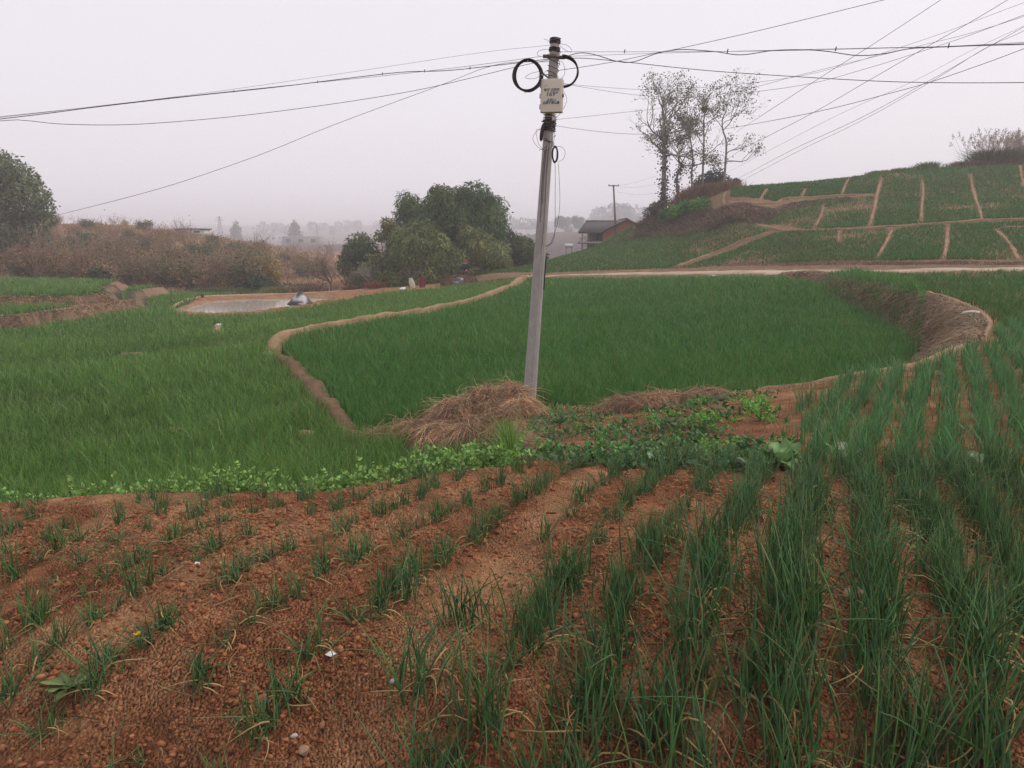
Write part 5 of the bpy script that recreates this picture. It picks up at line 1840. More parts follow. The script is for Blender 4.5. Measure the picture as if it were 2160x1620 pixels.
lobed_tree('bamboo_clump', 'dense dark bamboo right behind the person', 'bamboo', lob([(985, 530, 28), (1012, 520, 26), (1000, 555, 30), (965, 555, 24), (985, 575, 22), (945, 585, 18), (985, 495, 18), (1012, 500, 16)], 72, 1.2, 6),
           on(985, 72), np.array([0.140, 0.168, 0.058]), 7500, .5, .15, 6, GRPB, -.6)
lobed_tree('bamboo_clump', 'bushy bamboo between the person and the pole', 'bamboo', lob([(1045, 540, 28), (1040, 565, 24), (1020, 570, 22), (1060, 560, 22), (1055, 525, 18), (1035, 520, 16)], 72, 1, 7),
           on(1045, 72), np.array([0.15, 0.178, 0.06]), 5800, .48, .14, 7, GRPB, -.6)
lobed_tree('leafy_bush', 'dark leafy bush directly left of the pole', 'bush', lob([(1068, 545, 22), (1075, 525, 22), (1098, 515, 16), (1085, 540, 24), (1105, 530, 22), (1120, 535, 22), (1095, 552, 18), (1135, 545, 18), (1082, 500, 10), (1078, 520, 12)], 76, 1, 8), on(1105, 76), np.array([0.085, 0.115, 0.042]), 7000, .42, .16, 8, None, -.3)
# big evergreen at the left edge
b0 = on(15, 82)
tr = [(np.array([[0, 0, -.3], [.1, 0, 2], [-.1, 0, 5], [.2, 0, 9]]), np.array([.3, .26, .2, .1]))]
lobed_tree('evergreen_tree', 'big grey green evergreen tree at the left edge above the terraces', 'tree',
           lob([(15, 352, 24), (45, 372, 26), (0, 395, 42), (60, 405, 30), (88, 440, 22), (30, 435, 44), (75, 470, 26), (15, 485, 46), (65, 500, 28), (30, 530, 36), (-45, 385, 50), (-75, 450, 60), (-45, 520, 56), (60, 540, 24), (0, 340, 20), (95, 415, 12), (100, 462, 16), (60, 385, 20)], 82, 2.5, 9),
           b0, np.array([0.125, 0.155, 0.088]), 17000, .50, .19, 9, None, -.1, [(tr, (0.12, 0.10, 0.085))])
# round dark bush and its neighbour right of the tall trees
lobed_tree('round_bush', 'dark round bush behind the trunks of the tall bare trees', 'bush', lob([(1490, 385, 18), (1510, 378, 20), (1475, 395, 14), (1525, 390, 16), (1505, 398, 20)], 90, .8, 10), on(1505, 89), np.array([0.05, 0.062, 0.04]), 3000, .36, .16, 10, None, 0.0, core=False)
lobed_tree('round_bush', 'small dark bush at the crest right of the round one', 'bush', lob([(1551, 387, 9), (1548, 395, 8), (1555, 396, 7)], 88, .4, 11), on(1550, 88), np.array([0.05, 0.065, 0.042]), 700, .3, .14, 11, None, 0.0, core=False)
lobed_tree('evergreen_shrub', 'dark green shrub beside the orange bamboo at the pond', 'bush', lob([(530, 600, 16), (555, 606, 18), (512, 610, 12), (580, 612, 12)], 71, .6, 12), on(545, 71), np.array([0.045, 0.068, 0.03]), 1900, .34, .15, 12, None, 0.0)
lobed_tree('evergreen_shrub', 'low dark green shrub right of the orange bamboo', 'bush', lob([(608, 610, 10), (625, 612, 9), (592, 614, 9)], 73, .6, 13), on(608, 73), np.array([0.055, 0.075, 0.03]), 900, .3, .13, 13, None, 0.0)
lobed_tree('evergreen_shrub', 'green shrub at the foot of the scrub above the terraces', 'bush', lob([(205, 580, 14), (190, 588, 10), (222, 588, 10)], 72, .6, 14), on(205, 72), np.array([0.05, 0.072, 0.035]), 1200, .32, .14, 14, None, 0.0)
lobed_tree('orange_bamboo', 'small bamboo turning orange and yellow beyond the pond', 'bamboo', lob([(568, 575, 10), (572, 590, 12), (566, 602, 10), (578, 580, 8)], 74, .3, 15), on(570, 74), np.array([0.30, 0.21, 0.03]), 1300, .4, .10, 15, None, -.5)
lobed_tree('yellow_green_bush', 'yellowish green bush halfway up the left scrub', 'bush', lob([(350, 540, 16), (365, 550, 18), (340, 560, 14), (372, 570, 12)], 84, .8, 16), on(355, 84), np.array([0.14, 0.115, 0.035]), 1700, .38, .14, 16, None, -.1)
lobed_tree('leafy_bush', 'bright green leafy crop heap on the mound below the bare trees', 'bush', lob([(1420, 447, 12), (1445, 440, 14), (1470, 436, 14), (1485, 428, 10), (1460, 450, 10), (1400, 452, 8)], 80, 1.0, 17), on(1450, 80), np.array([0.07, 0.19, 0.035]), 2800, .34, .16, 17, None, .1, core=False)
lobed_tree('leafy_bush', 'dark green bush at the right end of the mound', 'bush', lob([(1500, 458, 12), (1515, 462, 12), (1490, 466, 10), (1528, 455, 9)], 77, .8, 18), on(1510, 77), np.array([0.045, 0.10, 0.03]), 1900, .3, .14, 18, None, .1, core=False)
lobed_tree('leafy_bush', 'grey green scrubby bush at the left foot of the tallest tree', 'bush', lob([(1380, 440, 10), (1370, 450, 10), (1392, 436, 8)], 85, .6, 19), on(1380, 85), np.array([0.07, 0.075, 0.045]), 900, .32, .12, 19, None, .1)

# reddish brown dry shrub on the mound
def dry_tuft(name, label, cat, base, rx, h, n, colr, seed, W=.05, lean=.5, plume=None, group=None):
    rs = np.random.RandomState(seed)
    o = empty(name, base, label, cat, group)
    p = np.stack([rs.normal(0, rx * .45, n), rs.normal(0, rx * .3, n), np.zeros(n)], 1)
    p[:, 2] = zat(p[:, 0] + base[0], p[:, 1] + base[1]) - base[2] - .05
    H = h * rs.uniform(.45, 1.05, n) * np.clip(1.1 - .35 * np.abs(p[:, 0]) / rx, .4, 1)
    ph = np.arctan2(p[:, 1], p[:, 0]) + rs.normal(0, .8, n)
    ln = np.abs(rs.normal(lean * .6, lean * .5, n))
    V, F, C = blades(p, H, W, ln, ph, tint(colr, n, .28, .1), 3, .25)
    link('blade_tuft', mesh('blade_tuft', V, F, C, M_STRAW), o)
    if plume:
        k = rs.choice(n, plume[0])
        tip = p[k] + np.stack([np.cos(ph[k]) * ln[k] * H[k], np.sin(ph[k]) * ln[k] * H[k], H[k] * .75], 1)
        st, pl = MB(), MB()
        for a, t, q in zip(p[k], tip, ph[k]):
            tp = t + [rs.normal(.25, .3), rs.normal(0, .2), plume[1] * rs.uniform(.5, 1.2)]
            V, F = tube(np.array([a, (a + t) / 2 + [0, 0, .2], tp]), .012, 3, False)
            st.add(V, F, (0.30, 0.24, 0.16))
            m = 26
            tt = rs.uniform(.0, 1, m)
            b0 = tp - (tp - t) * (tt * .38)[:, None]
            V, F, C = leaves(b0 + rs.normal(0, .06, (m, 3)), rs.normal(0, .5, (m, 3)) + [.6, 0, -.1], .20, .06, tint((0.46, 0.39, 0.34), m, .2, .05), rs=rs)
            pl.add(V, F, C)
        link('stalks', st.mesh('stalks', M_STRAW), o)
        link('plumes', pl.mesh('plumes', M_STRAW), o)
    return o


dry_tuft('dry_shrub', 'reddish brown dry grass clump on top of the mound', 'dry grass', on(1445, 84), 2.6, 2.3, 2600, (0.19, 0.095, 0.06), 21, .05, .5)
dry_tuft('dry_shrub', 'tan dry grass clump between the red one and the footpath', 'dry grass', on(1500, 83), 2.0, 1.6, 1800, (0.24, 0.145, 0.08), 22, .05, .5)
# pampas grass along the right crest
dry_tuft('silver_grass', 'tall green silver grass with feathery plumes on the right crest', 'grass clump', on(2045, 88), 2.4, 2.9, 2600, (0.14, 0.145, 0.07), 23, .06, .9, (120, 1.9))
dry_tuft('silver_grass', 'paler plumed silver grass right of the tall green one', 'grass clump', on(2100, 89), 1.8, 2.7, 1500, (0.22, 0.18, 0.12), 24, .05, .7, (110, 1.8))
dry_tuft('silver_grass', 'brown plumed grass clump at the right edge of the crest', 'grass clump', on(2145, 88), 2.2, 2.2, 1900, (0.16, 0.12, 0.085), 25, .06, .6, (30, 1.2))
for i, (a, h, rx, c, lab) in enumerate([(1990, 1.1, 2.0, (0.20, 0.13, 0.085), 'low brown dry grass at the left foot of the silver grass'), (2060, 1.2, 2.4, (0.19, 0.125, 0.085), 'drooping brown dry grass below the tall silver grass'),
                                        (2120, 1.5, 2.2, (0.18, 0.12, 0.08), 'thick brown dry grass below the plumes at right'), (2165, 2.4, 2.0, (0.11, 0.085, 0.065), 'dark brown thicket at the very right of the crest'), (2230, 2.6, 3.0, (0.12, 0.09, 0.07), 'dark brown thicket beyond the right edge')]):
    dry_tuft('dry_grass_clump', lab, 'dry grass', on(a, 86.5), rx, h, 1500, c, 30 + i, .055, .9)
for i, (a, h, rx, lab) in enumerate([(1910, 1.3, 1.5, 'bright green weeds on the crest left of the dry grass'), (1860, .8, 1.6, 'pale green weeds along the crest of the right hill'), (1815, .6, 1.4, 'thin pale green grass on the crest, left part')]):
    dry_tuft('green_weeds', lab, 'weeds', on(a, 86), rx, h, 900, (0.14, 0.20, 0.06), 40 + i, .06, .6)

# ------------------------------------------------------------------ left hillside scrub
def shrub_kind(seed, h, n, leafc, nl, L=.16, tw=(0.25, 0.165, 0.115)):
    rs = np.random.RandomState(seed)
    tb, tips = [], []
    for i in range(n):
        a, e = rs.uniform(0, 6.28), rs.uniform(.75, 1.4)
        d = np.array([math.cos(a) * math.cos(e), math.sin(a) * math.cos(e), math.sin(e)])
        o, t = branchy([rs.normal(0, .15), rs.normal(0, .15), -.05], d, h * rs.uniform(.4, .6), .035, 2, rs, .12, .5, (2, 4), .7, 4, wig=.13)
        tb += o
        tips += t
    V, F, C = tip_leaves(tips, nl, L, L * .6, leafc, rs, .25, -.1)
    return tubes_mesh(tb, tw, 'twigs', rmin=.013), MB().add(V, F, C).mesh('leaves', M_LEAF)


SK = [('leafy brown', 'leafy brown shrub', shrub_kind(1, 2.6, 9, (0.24, 0.155, 0.085), 4)), ('bare twiggy', 'bare twiggy grey brown shrub', shrub_kind(2, 3.0, 9, (0.26, 0.175, 0.10), 1)),
      ('olive', 'dull olive shrub', shrub_kind(3, 2.3, 10, (0.17, 0.145, 0.065), 6)), ('russet', 'russet dry leaved shrub', shrub_kind(4, 2.0, 9, (0.28, 0.145, 0.08), 5)),
      ('tall', 'tall bare upright shrub', shrub_kind(5, 3.8, 10, (0.24, 0.17, 0.10), 1)), ('green', 'dark green leafy shrub', shrub_kind(7, 1.9, 9, (0.09, 0.115, 0.045), 9, .2)), ('ochre', 'ochre yellow leaved shrub', shrub_kind(8, 2.0, 9, (0.33, 0.225, 0.07), 6)),
      ('pale', 'pale straw coloured shrub', shrub_kind(6, 1.8, 9, (0.36, 0.255, 0.15), 5))]
sprot = {}
rs6 = np.random.RandomState(66)
spots = []
for i in range(80):
    spots.append((rs6.uniform(60, 560), rs6.uniform(73, 82)))
for i in range(66):
    spots.append((rs6.uniform(90, 700), rs6.uniform(82, 104)))
for i in range(74):
    spots.append((rs6.uniform(-20, 430) if i % 3 else rs6.uniform(440, 720), rs6.uniform(104, 132)))
for a, Y in spots:
    if a > 560 and Y < 84:
        continue
    k = rs6.randint(0, 8)
    nm, lab, (m1, m2) = SK[k]
    band = 'at the foot of the left hillside' if Y < 82 else 'half way up the left hillside' if Y < 104 else 'high on the left hillside'
    sec = ', towards the left tree' if a < 220 else ', in its middle stretch' if a < 420 else ', above the pond'
    if k not in sprot:
        o = empty('scrub_shrub', (0, 0, 0), '', 'shrub', 'shrubs on the left hillside')
        link('twigs', m1, o)
        link('leaves', m2, o)
        sprot[k] = o
    else:
        o = copy_tree(sprot[k])
    o['label'] = f'{lab} {band}{sec}'
    o.location = on(a, Y)
    o.rotation_euler = (0, 0, rs6.uniform(0, 6.28))
    s = rs6.uniform(.75, 1.3) * (0.8 if Y > 104 else 1.2 if Y < 82 else 1)
    o.scale = (s * 1.1, s * 1.1, s)
# dry undergrowth on the hillside as one mass
n = 52000
A = RS.uniform(D2R(-40), D2R(-10), n)
R = np.exp(RS.uniform(math.log(70), math.log(150), n))
X, Y = np.sin(A) * R, np.cos(A) * R
ok = (Y > 71) & (fbm(X * .15, Y * .15, 12, 3) > .40) & (X < -14 - 0.1 * (Y - 70))
X, Y, R = X[ok], Y[ok], R[ok]
q = fbm(X * .2, Y * .2, 22, 3)[:, None]
cc = np.array([0.36, 0.225, 0.13]) * q * 1.7 + np.array([0.20, 0.15, 0.085]) * (1 - q)
V, F, C = blades(np.stack([X, Y, zat(X, Y) - .05], 1), RS.uniform(.25, 1.1, len(X)) * (.5 + q[:, 0]), .0009 * R, np.abs(RS.normal(.3, .4, len(X))), RS.uniform(0, 6.28, len(X)), tint(cc, len(X), .25, .08), 2, .3)
tag(link('dry_undergrowth', mesh('dry_undergrowth', V, F, C, M_STRAW)), 'dry brown grass and undergrowth covering the left hillside', None, None, 'stuff')

for i, a in enumerate([448, 480, 508, 598, 640, 668]):
    dry_tuft('bank_weeds', ['green weeds at the left end of the bank behind the pond', 'green weeds behind the pond below the bare scrub', 'dull green weeds just left of the dark evergreen shrub', 'yellow green weeds right of the orange bamboo',
             'brownish weeds behind the covered heap', 'tangled brown weeds left of the crooked fruit tree'][i], 'weeds', on(a, 68.5 + .4 * (i % 2)), 1.5, .9, 650, [(0.12, 0.15, 0.06), (0.10, 0.14, 0.05), (0.12, 0.14, 0.06), (0.19, 0.19, 0.06), (0.19, 0.15, 0.09), (0.22, 0.16, 0.10)][i], 120 + i, .05, .7)
# bare orchard trees by the pond
for i, (a, Y, h, c, lab) in enumerate([(706, 66.0, 3.0, (0.11, 0.075, 0.06), 'dark bare fruit tree with crooked limbs at the right end of the pond'), (738, 68.5, 2.2, (0.16, 0.14, 0.12), 'small pale limbed bare tree right of the crooked dark one'),
                                       (785, 67.0, 2.6, (0.24, 0.22, 0.20), 'grey white limbed bare tree in front of the low bamboo'), (875, 66.5, 2.2, (0.10, 0.085, 0.07), 'thin dark bare shrub tree behind the white sack'),
                                       (1245, 96, 3.2, (0.20, 0.17, 0.16), 'pale bare tree in front of the tiled roof'), (1262, 112, 4.6, (0.17, 0.15, 0.15), 'bare tree rising behind the brick house roof')]):
    rs = np.random.RandomState(70 + i)
    b0 = on(a, Y)
    o = empty('bare_tree', b0, lab, 'tree')
    tb, tips = [(np.array([[0, 0, -.2], [.05, 0, h * .15], [0, 0, h * .28]]), np.array([.10, .085, .08]))], []
    for q in range(6):
        az, e = q * 1.05 + rs.uniform(-.3, .3), rs.uniform(.35, 1.1)
        o2, t2 = branchy([0, 0, h * rs.uniform(.2, .28)], [math.cos(az) * math.cos(e), math.sin(az) * math.cos(e), math.sin(e)], h * .42, .06, 3, rs, .08, .7, (2, 4), .62, 4, wig=.25)
        tb += o2
        tips += t2
    link('trunk', tubes_mesh(tb[:1], c, 'trunk'), o)
    link('branches', tubes_mesh(tb[1:], c, 'branches', rmin=.014), o)
for i, (a, Y, lab) in enumerate([(655, 70, 'leafless dark shrub on the bank just right of the covered heap'), (672, 71, 'yellowish undergrowth shrub under the crooked fruit tree'), (795, 66.5, 'rust red dry shrub below the pale limbed tree'), (745, 67, 'small rust red dry tuft left of the pale limbed tree')]):
    c = [(0.12, .09, .07), (0.20, 0.15, 0.05), (0.26, .10, .05), (0.22, .10, .06)][i]
    dry_tuft('dry_tuft', lab, 'dry grass', on(a, Y), [.7, 1.0, .9, .6][i], [1.3, 1.0, 1.0, .7][i], 420, c, 90 + i, .045, .7)

# ------------------------------------------------------------------ distant trees, wood and buildings
def cone_tree(label, px, Y, h, rx, seed, colr=(0.05, 0.06, 0.04), n=900):
    b0 = on(px, Y)
    ls = []
    rs = np.random.RandomState(seed)
    for i in range(9):
        t = i / 8
        ls.append([b0[0] + rs.normal(0, .1 * rx), b0[1], b0[2] + h * (.14 + .80 * t), rx * (1 - .72 * t) * .62 + .5])
    lobed_tree('conifer', label, 'tree', ls, b0, np.array(colr), n, 2.0, 1.0, seed, None, -.2, [([(np.array([[0, 0, -.5], [0, 0, h * .6]]), np.array([.25, .1]))], (0.1, .08, .07))], core=False)


cone_tree('distant narrow conifer standing left of the low shed in the haze', 519, 560, 15.5, 5.4, 1, n=1300)
cone_tree('distant broad conical tree above the low concrete shed', 640, 560, 16, 6.4, 2, n=1500)
rs7 = np.random.RandomState(77)
mb = MB()
for i in range(120):
    if i < 60:
        a, Y = rs7.uniform(1235, 1400), rs7.uniform(850, 1100)
    elif i < 85:
        a, Y = rs7.uniform(1040, 1240), rs7.uniform(800, 1000)
    else:
        a, Y = rs7.uniform(560, 900), rs7.uniform(900, 1300)
    b0 = on(a, Y)
    top = 440 if 1250 < a < 1390 else 462 if a > 1040 else 482
    h = max(2.5, (P(a, top + rs7.uniform(-6, 14), Y)[2] - b0[2]) * rs7.uniform(.6, 1.0)) if i < 85 else rs7.uniform(8, 16)
    n = 240
    u = rs7.normal(size=(n, 3))
    u /= np.linalg.norm(u, axis=1, keepdims=True)
    rr3 = h * .45 * (.7 + .6 * fbm(u[:, 0] * 2 + i, u[:, 2] * 2, i, 2))
    p0 = b0 + [0, 0, h * .6] + u * rr3[:, None] * [rs7.uniform(.7, 1.1), .8, 1]
    V, F, C = leaves(p0, rs7.normal(size=(n, 3)), h * .16, h * .09, tint((0.06, 0.07, 0.045), n, .25, .06), rs=rs7)
    mb.add(V, F, C)
tag(link('far_wood', mb.mesh('far_wood', M_LEAF)), 'far woods dissolving into the haze across the valley', None, None, 'stuff')
for i, (a, Y, h, lab) in enumerate([(1188, 520, 12, 'tall slender hazy trees behind the far field, left of the house'), (1216, 500, 9, 'round hazy tree just left of the tiled roof'), (1300, 800, 22, 'tallest hazy tree on the ridge behind the house')]):
    b0 = on(a, Y)
    h = P(a, [458, 460, 432][i], Y)[2] - b0[2]
    ls = [[b0[0] + rs7.normal(0, h * .14), b0[1] + rs7.normal(0, h * .1), b0[2] + h * rs7.uniform(.5, .92), h * rs7.uniform(.12, .2)] for q in range(7)]
    lobed_tree('hazy_tree', lab, 'tree', ls, b0, np.array([0.055, .065, .045]), 1200, h * .09, h * .045, 300 + i, None, -.1, [([(np.array([[0, 0, -1], [0, 0, h * .7]]), np.array([.3, .12]))], (0.09, .08, .07))], core=False)

M_BRICK = None
m, nt, b = nodes('red_brick')
tc = nt.nodes.new('ShaderNodeTexCoord')
mp = nt.nodes.new('ShaderNodeMapping')
mp.inputs['Rotation'].default_value = (math.pi / 2, 0, 0)
br = nt.nodes.new('ShaderNodeTexBrick')
br.inputs['Color1'].default_value = (0.42, 0.155, 0.085, 1)
br.inputs['Color2'].default_value = (0.30, 0.11, 0.065, 1)
br.inputs['Mortar'].default_value = (0.26, 0.19, 0.15, 1)
br.inputs['Scale'].default_value = 1.0
br.inputs['Brick Width'].default_value = .26
br.inputs['Row Height'].default_value = .075
br.inputs['Mortar Size'].default_value = .008
nt.links.new(tc.outputs['Object'], mp.inputs['Vector'])
nt.links.new(mp.outputs['Vector'], br.inputs['Vector'])
nt.links.new(br.outputs['Color'], b.inputs['Base Color'])
b.inputs['Roughness'].default_value = .95
M_BRICK = m
M_PLAST = mat_plain('grey_plaster', (0.34, 0.31, 0.29), .95, 0, .5, 2)
M_WOOD = mat_plain('grey_timber', (0.12, 0.10, 0.09), .9, 0, .5, 6)


def slab(mb, quad, th):
    q = np.array(quad, float)
    nrm = np.cross(q[1] - q[0], q[3] - q[0])
    nrm /= np.linalg.norm(nrm)
    if nrm[2] < 0:
        nrm = -nrm
    v = np.concatenate([q, q - nrm * th])
    mb.add(v, [[0, 1, 2, 3], [7, 6, 5, 4], [0, 4, 5, 1], [1, 5, 6, 2], [2, 6, 7, 3], [3, 7, 4, 0]])


def tiled(name, quad, th, parent, rows=14):
    """roof slope: slab with ribs of cover tiles running from ridge (first edge) to eave"""
    mb = MB()
    q = np.array(quad, float)
    slab(mb, q, th)
    nrm = np.cross(q[1] - q[0], q[3] - q[0])
    nrm /= np.linalg.norm(nrm)
    nrm = nrm if nrm[2] > 0 else -nrm
    for i in range(rows + 1):
        t = i / rows
        a, b2 = q[0] * (1 - t) + q[1] * t, q[3] * (1 - t) + q[2] * t
        V, F = tube(np.array([a + nrm * .03, b2 + nrm * .03]), .055, 5)
        mb.add(V, F)
    a, b2 = q[0] + nrm * .06, q[1] + nrm * .06
    V, F = tube(np.array([a, b2]), .10, 6)
    mb.add(V, F)
    return link(name, mb.mesh(name, M_TILE), parent)


YH = 95.0
hb = P(1310, 512, YH)
house = empty('brick_house', hb, 'red brick house with grey tiled roofs below the mound', 'house')
ap, el, er = P(1322, 462, YH) - hb, P(1267, 490, YH) - hb, P(1377, 490, YH) - hb
zb = -1.6
mb = MB()
x0, x1 = el[0] + .35, er[0] - .35
ye = el[2] + .02
dz = (ap[2] - el[2]) / (ap[0] - el[0])
dep = 7.0
v = np.array([[x0, 0, zb], [x1, 0, zb], [x1, 0, ye + .35 * dz - .1], [ap[0], 0, ap[2] - .12], [x0, 0, ye + .35 * dz - .1],
              [x0, dep, zb], [x1, dep, zb], [x1, dep, ye + .35 * dz - .1], [ap[0], dep, ap[2] - .12], [x0, dep, ye + .35 * dz - .1]])
me = bpy.data.meshes.new('wall')
me.from_pydata([tuple(q) for q in v], [], [(0, 1, 2, 3, 4), (9, 8, 7, 6, 5), (0, 5, 6, 1), (0, 4, 9, 5), (1, 6, 7, 2)])
me.materials.append(M_BRICK)
link('wall', me, house)
fr = -.35
tiled('roof', [[ap[0], fr, ap[2]], [ap[0], dep, ap[2]], [el[0], dep, el[2]], [el[0], fr, el[2]]], .09, house, 16)
tiled('roof', [[ap[0], fr, ap[2] + .001], [ap[0], dep, ap[2] + .001], [er[0], dep, er[2]], [er[0], fr, er[2]]], .09, house, 16)
# left wing, its tiled slope facing the viewer
wl, wr = P(1236, 467, YH + 2.2) - hb, P(1302, 464, YH + 2.2) - hb
bl, br2 = P(1220, 491, YH - .6) - hb, P(1268, 490, YH - .6) - hb
br2 = np.array([el[0] + .05, br2[1], bl[2]])
tiled('roof', [[wl[0], wl[1], wl[2]], [wr[0], wr[1], wl[2]], [br2[0], br2[1], bl[2]], [bl[0], bl[1], bl[2]]], .09, house, 20)
mb = MB()
box_pieces(mb, (wl[0] + el[0]) / 2 + .3, 3.4, (zb + wl[2]) / 2 - .3, el[0] - wl[0] - .2, 2.4, wl[2] - zb - .5)
link('wing_wall', mb.mesh('wing_wall', M_WOOD), house)
for x in (bl[0] + .5, (bl[0] + el[0]) / 2, el[0] - .15):
    mb = MB()
    box_pieces(mb, x, -.3, (zb + bl[2]) / 2 - .06, .12, .12, bl[2] - zb - .1)
    link('post', mb.mesh('post', M_WOOD), house)
mb = MB()
q = P(1245, 512, YH - 1) - hb
box_pieces(mb, q[0], q[1], q[2], 3.0, .15, .25)
link('ledge', mb.mesh('ledge', M_PLAST), house)
# solar tank
tb0 = P(1200, 518, 84)
tk = empty('water_tank', tb0, 'white cylindrical rooftop water tank left of the house', 'water tank')
V, F = tube(np.array([[-.45, 0, 0], [-.44, 0, 0], [.44, 0, 0], [.45, 0, 0]]), np.array([.15, .21, .21, .15]), 14)
link('tank_body', MB().add(V, F).mesh('tank_body', M_WHITE, True), tk)
for s in (-1, 1):
    mb = MB()
    box_pieces(mb, s * .3, 0, -.5, .05, .3, .7)
    link('leg', mb.mesh('leg', M_STEEL), tk)
# far utility pole
fb, ft = P(1300, 503, 95) - [0, 0, .3], P(1294, 390, 95)
fp = empty('utility_pole', fb, 'distant wooden utility pole with a short crossarm before the brick house', 'utility pole')
V, F = tube(np.array([[0, 0, 0], ft - fb]), np.array([.15, .10]), 10)
link('shaft', MB().add(V, F).mesh('shaft', mat_plain('grey_brown_pole', (0.22, 0.19, 0.17), .9, 0, .5, 3), True), fp)
mb = MB()
q = P(1294, 392, 95) - fb
box_pieces(mb, q[0], -.14, q[2], 1.25, .09, .11)
link('crossarm', mb.mesh('crossarm', M_WOOD), fp)
for s in (-.56, .56):
    mb = MB()
    box_pieces(mb, q[0] + s, -.14, q[2] + .12, .08, .08, .14)
    link('insulator', mb.mesh('insulator', M_STEEL), fp)


def simple_building(name, label, cat, px, Y, w, d, h, mat, roofm, wins=2, z0=-1.0, rot=0.0, par=.25):
    b0 = on(px, Y)
    o = empty(name, b0, label, cat)
    o.rotation_euler = (0, 0, rot)
    mb = MB()
    box_pieces(mb, 0, 0, (h + z0) / 2, w, d, h - z0)
    link('wall', mb.mesh('wall', mat), o)
    mb = MB()
    box_pieces(mb, 0, 0, h + .12, w + .5, d + .5, .22)
    link('roof', mb.mesh('roof', roofm), o)
    for i in range(wins):
        mb = MB()
        box_pieces(mb, -w / 2 + (i + .5) * w / wins, -d / 2 - .01, h * .55, w / wins * .4, .06, h * .38)
        link('window', mb.mesh('window', M_CABLE), o)
    return o


M_PALE = mat_plain('pale_render', (0.62, 0.60, 0.58), .9, 0, .3, 1)
simple_building('shed', 'low grey concrete shed with a flat roof in the hazy valley', 'shed', 655, 420, 20, 10, 4.6, M_PLAST, M_PALE, 3)
simple_building('shed', 'long low walled structure on the crest of the left hill', 'shed', 432, 141, 5.0, 3, .8, M_PALE, M_TILE, 2, -.6)
simple_building('house', 'small white house in the haze right of the bamboo', 'house', 1090, 520, 11, 9, 9.5, M_PALE, M_PALE, 2)
simple_building('house', 'tiny white house beside the pole in the haze', 'house', 1120, 600, 10, 9, 11.0, M_PALE, M_PALE, 2)
simple_building('house', 'long pale house far left of the bamboo in the haze', 'house', 610, 800, 18, 9, 6, M_PALE, M_PALE, 3)
o = simple_building('shed', 'collapsed dark tiled roof in the scrub beyond the pond', 'shed', 545, 88, 2.6, 2.2, .8, M_WOOD, M_TILE, 1)
o.rotation_euler = (0, D2R(16), D2R(20))
# lattice mast
pb = on(487, 650)
ph = P(487, 456, 650)[2] - pb[2]
ms = empty('lattice_mast', pb, 'faint steel lattice mast in the haze above the left hill', 'pylon')
tb = []
for sx, sy in ((-1, -1), (1, -1), (1, 1), (-1, 1)):
    tb.append((np.array([[sx * 2.2, sy * 2.2, -1], [sx * .4, sy * .4, ph]]), np.array([.24, .18])))
for k in range(9):
    z0, z1 = ph * k / 9, ph * (k + 1) / 9
    w0, w1 = 2.2 - 1.8 * k / 9, 2.2 - 1.8 * (k + 1) / 9
    for s in (-1, 1):
        tb.append((np.array([[s * w0, -w0, z0], [-s * w1, -w1, z1]]), np.array([.13, .13])))
link('lattice', tubes_mesh(tb, (.18, .18, .19), 'lattice', M_BARK, 4), ms)
for k, hz_ in enumerate((.86, .94)):
    mb = MB()
    box_pieces(mb, 0, 0, ph * hz_, 7.5 - 2 * k, .4, .35, (.18, .18, .19))
    link('crossarm', mb.mesh('crossarm', M_BARK), ms)
for i, (a, b, Y, h) in enumerate([(684, 500, 400, 9.5), (556, 505, 480, 8.0)]):
    q = on(a, Y)
    V, F = tube(np.array([[0, 0, -.5], [0, 0, h]]), .2, 6)
    tag(link('far_post', MB().add(V, F, (.25, .24, .24)).mesh('far_post', M_BARK), None, q), ['thin pale post right of the low concrete shed', 'thin faint post left of the low concrete shed'][i], 'post')

# ------------------------------------------------------------------ things round the pond
hp = cast(635, 641)
cv = empty('covered_heap', hp, 'grey conical heap under a black and white sheet by the pond', 'heap')
v = ICO3_V.copy()
v[:, 2] = np.maximum(v[:, 2], -.1)
rr4 = np.hypot(v[:, 0], v[:, 1])
v[:, 2] = np.clip(1 - rr4, 0, 1) ** .8 * (v[:, 2] > 0)
v *= [.85, .7, .86]
v[:, :2] *= (1 + .22 * (fbm(np.arctan2(v[:, 1], v[:, 0]) * 2, v[:, 2] * 4, 3, 3) - .5)[:, None])
q = fbm(v[:, 0] * 5 + 3, v[:, 2] * 7, 5, 3)
v[:, 2] += .10 * (q - .5) - .05
link('heap_body', mesh('heap_body', v, ICO3_F, np.array([.11, .105, .105]) * (.5 + q)[:, None], M_BARK, True), cv)
rs8 = np.random.RandomState(88)
sh = MB()
vv = ICO3_V.copy()
kk = vv[:, 1] < .12
v2 = v * 1.03 + [0, -.025, .03]
q2 = fbm(v2[:, 0] * 4 + 9, v2[:, 2] * 5, 8, 2)
cc = np.where(((q2 > .50) & (np.abs(v2[:, 0]) < .42))[:, None], np.array([.62, .62, .64]), np.array([.07, .07, .075]))
fk = kk[ICO3_F].all(1)
sh.add(v2, ICO3_F[fk], cc)
link('sheet', sh.mesh('sheet', M_LEAF), cv)


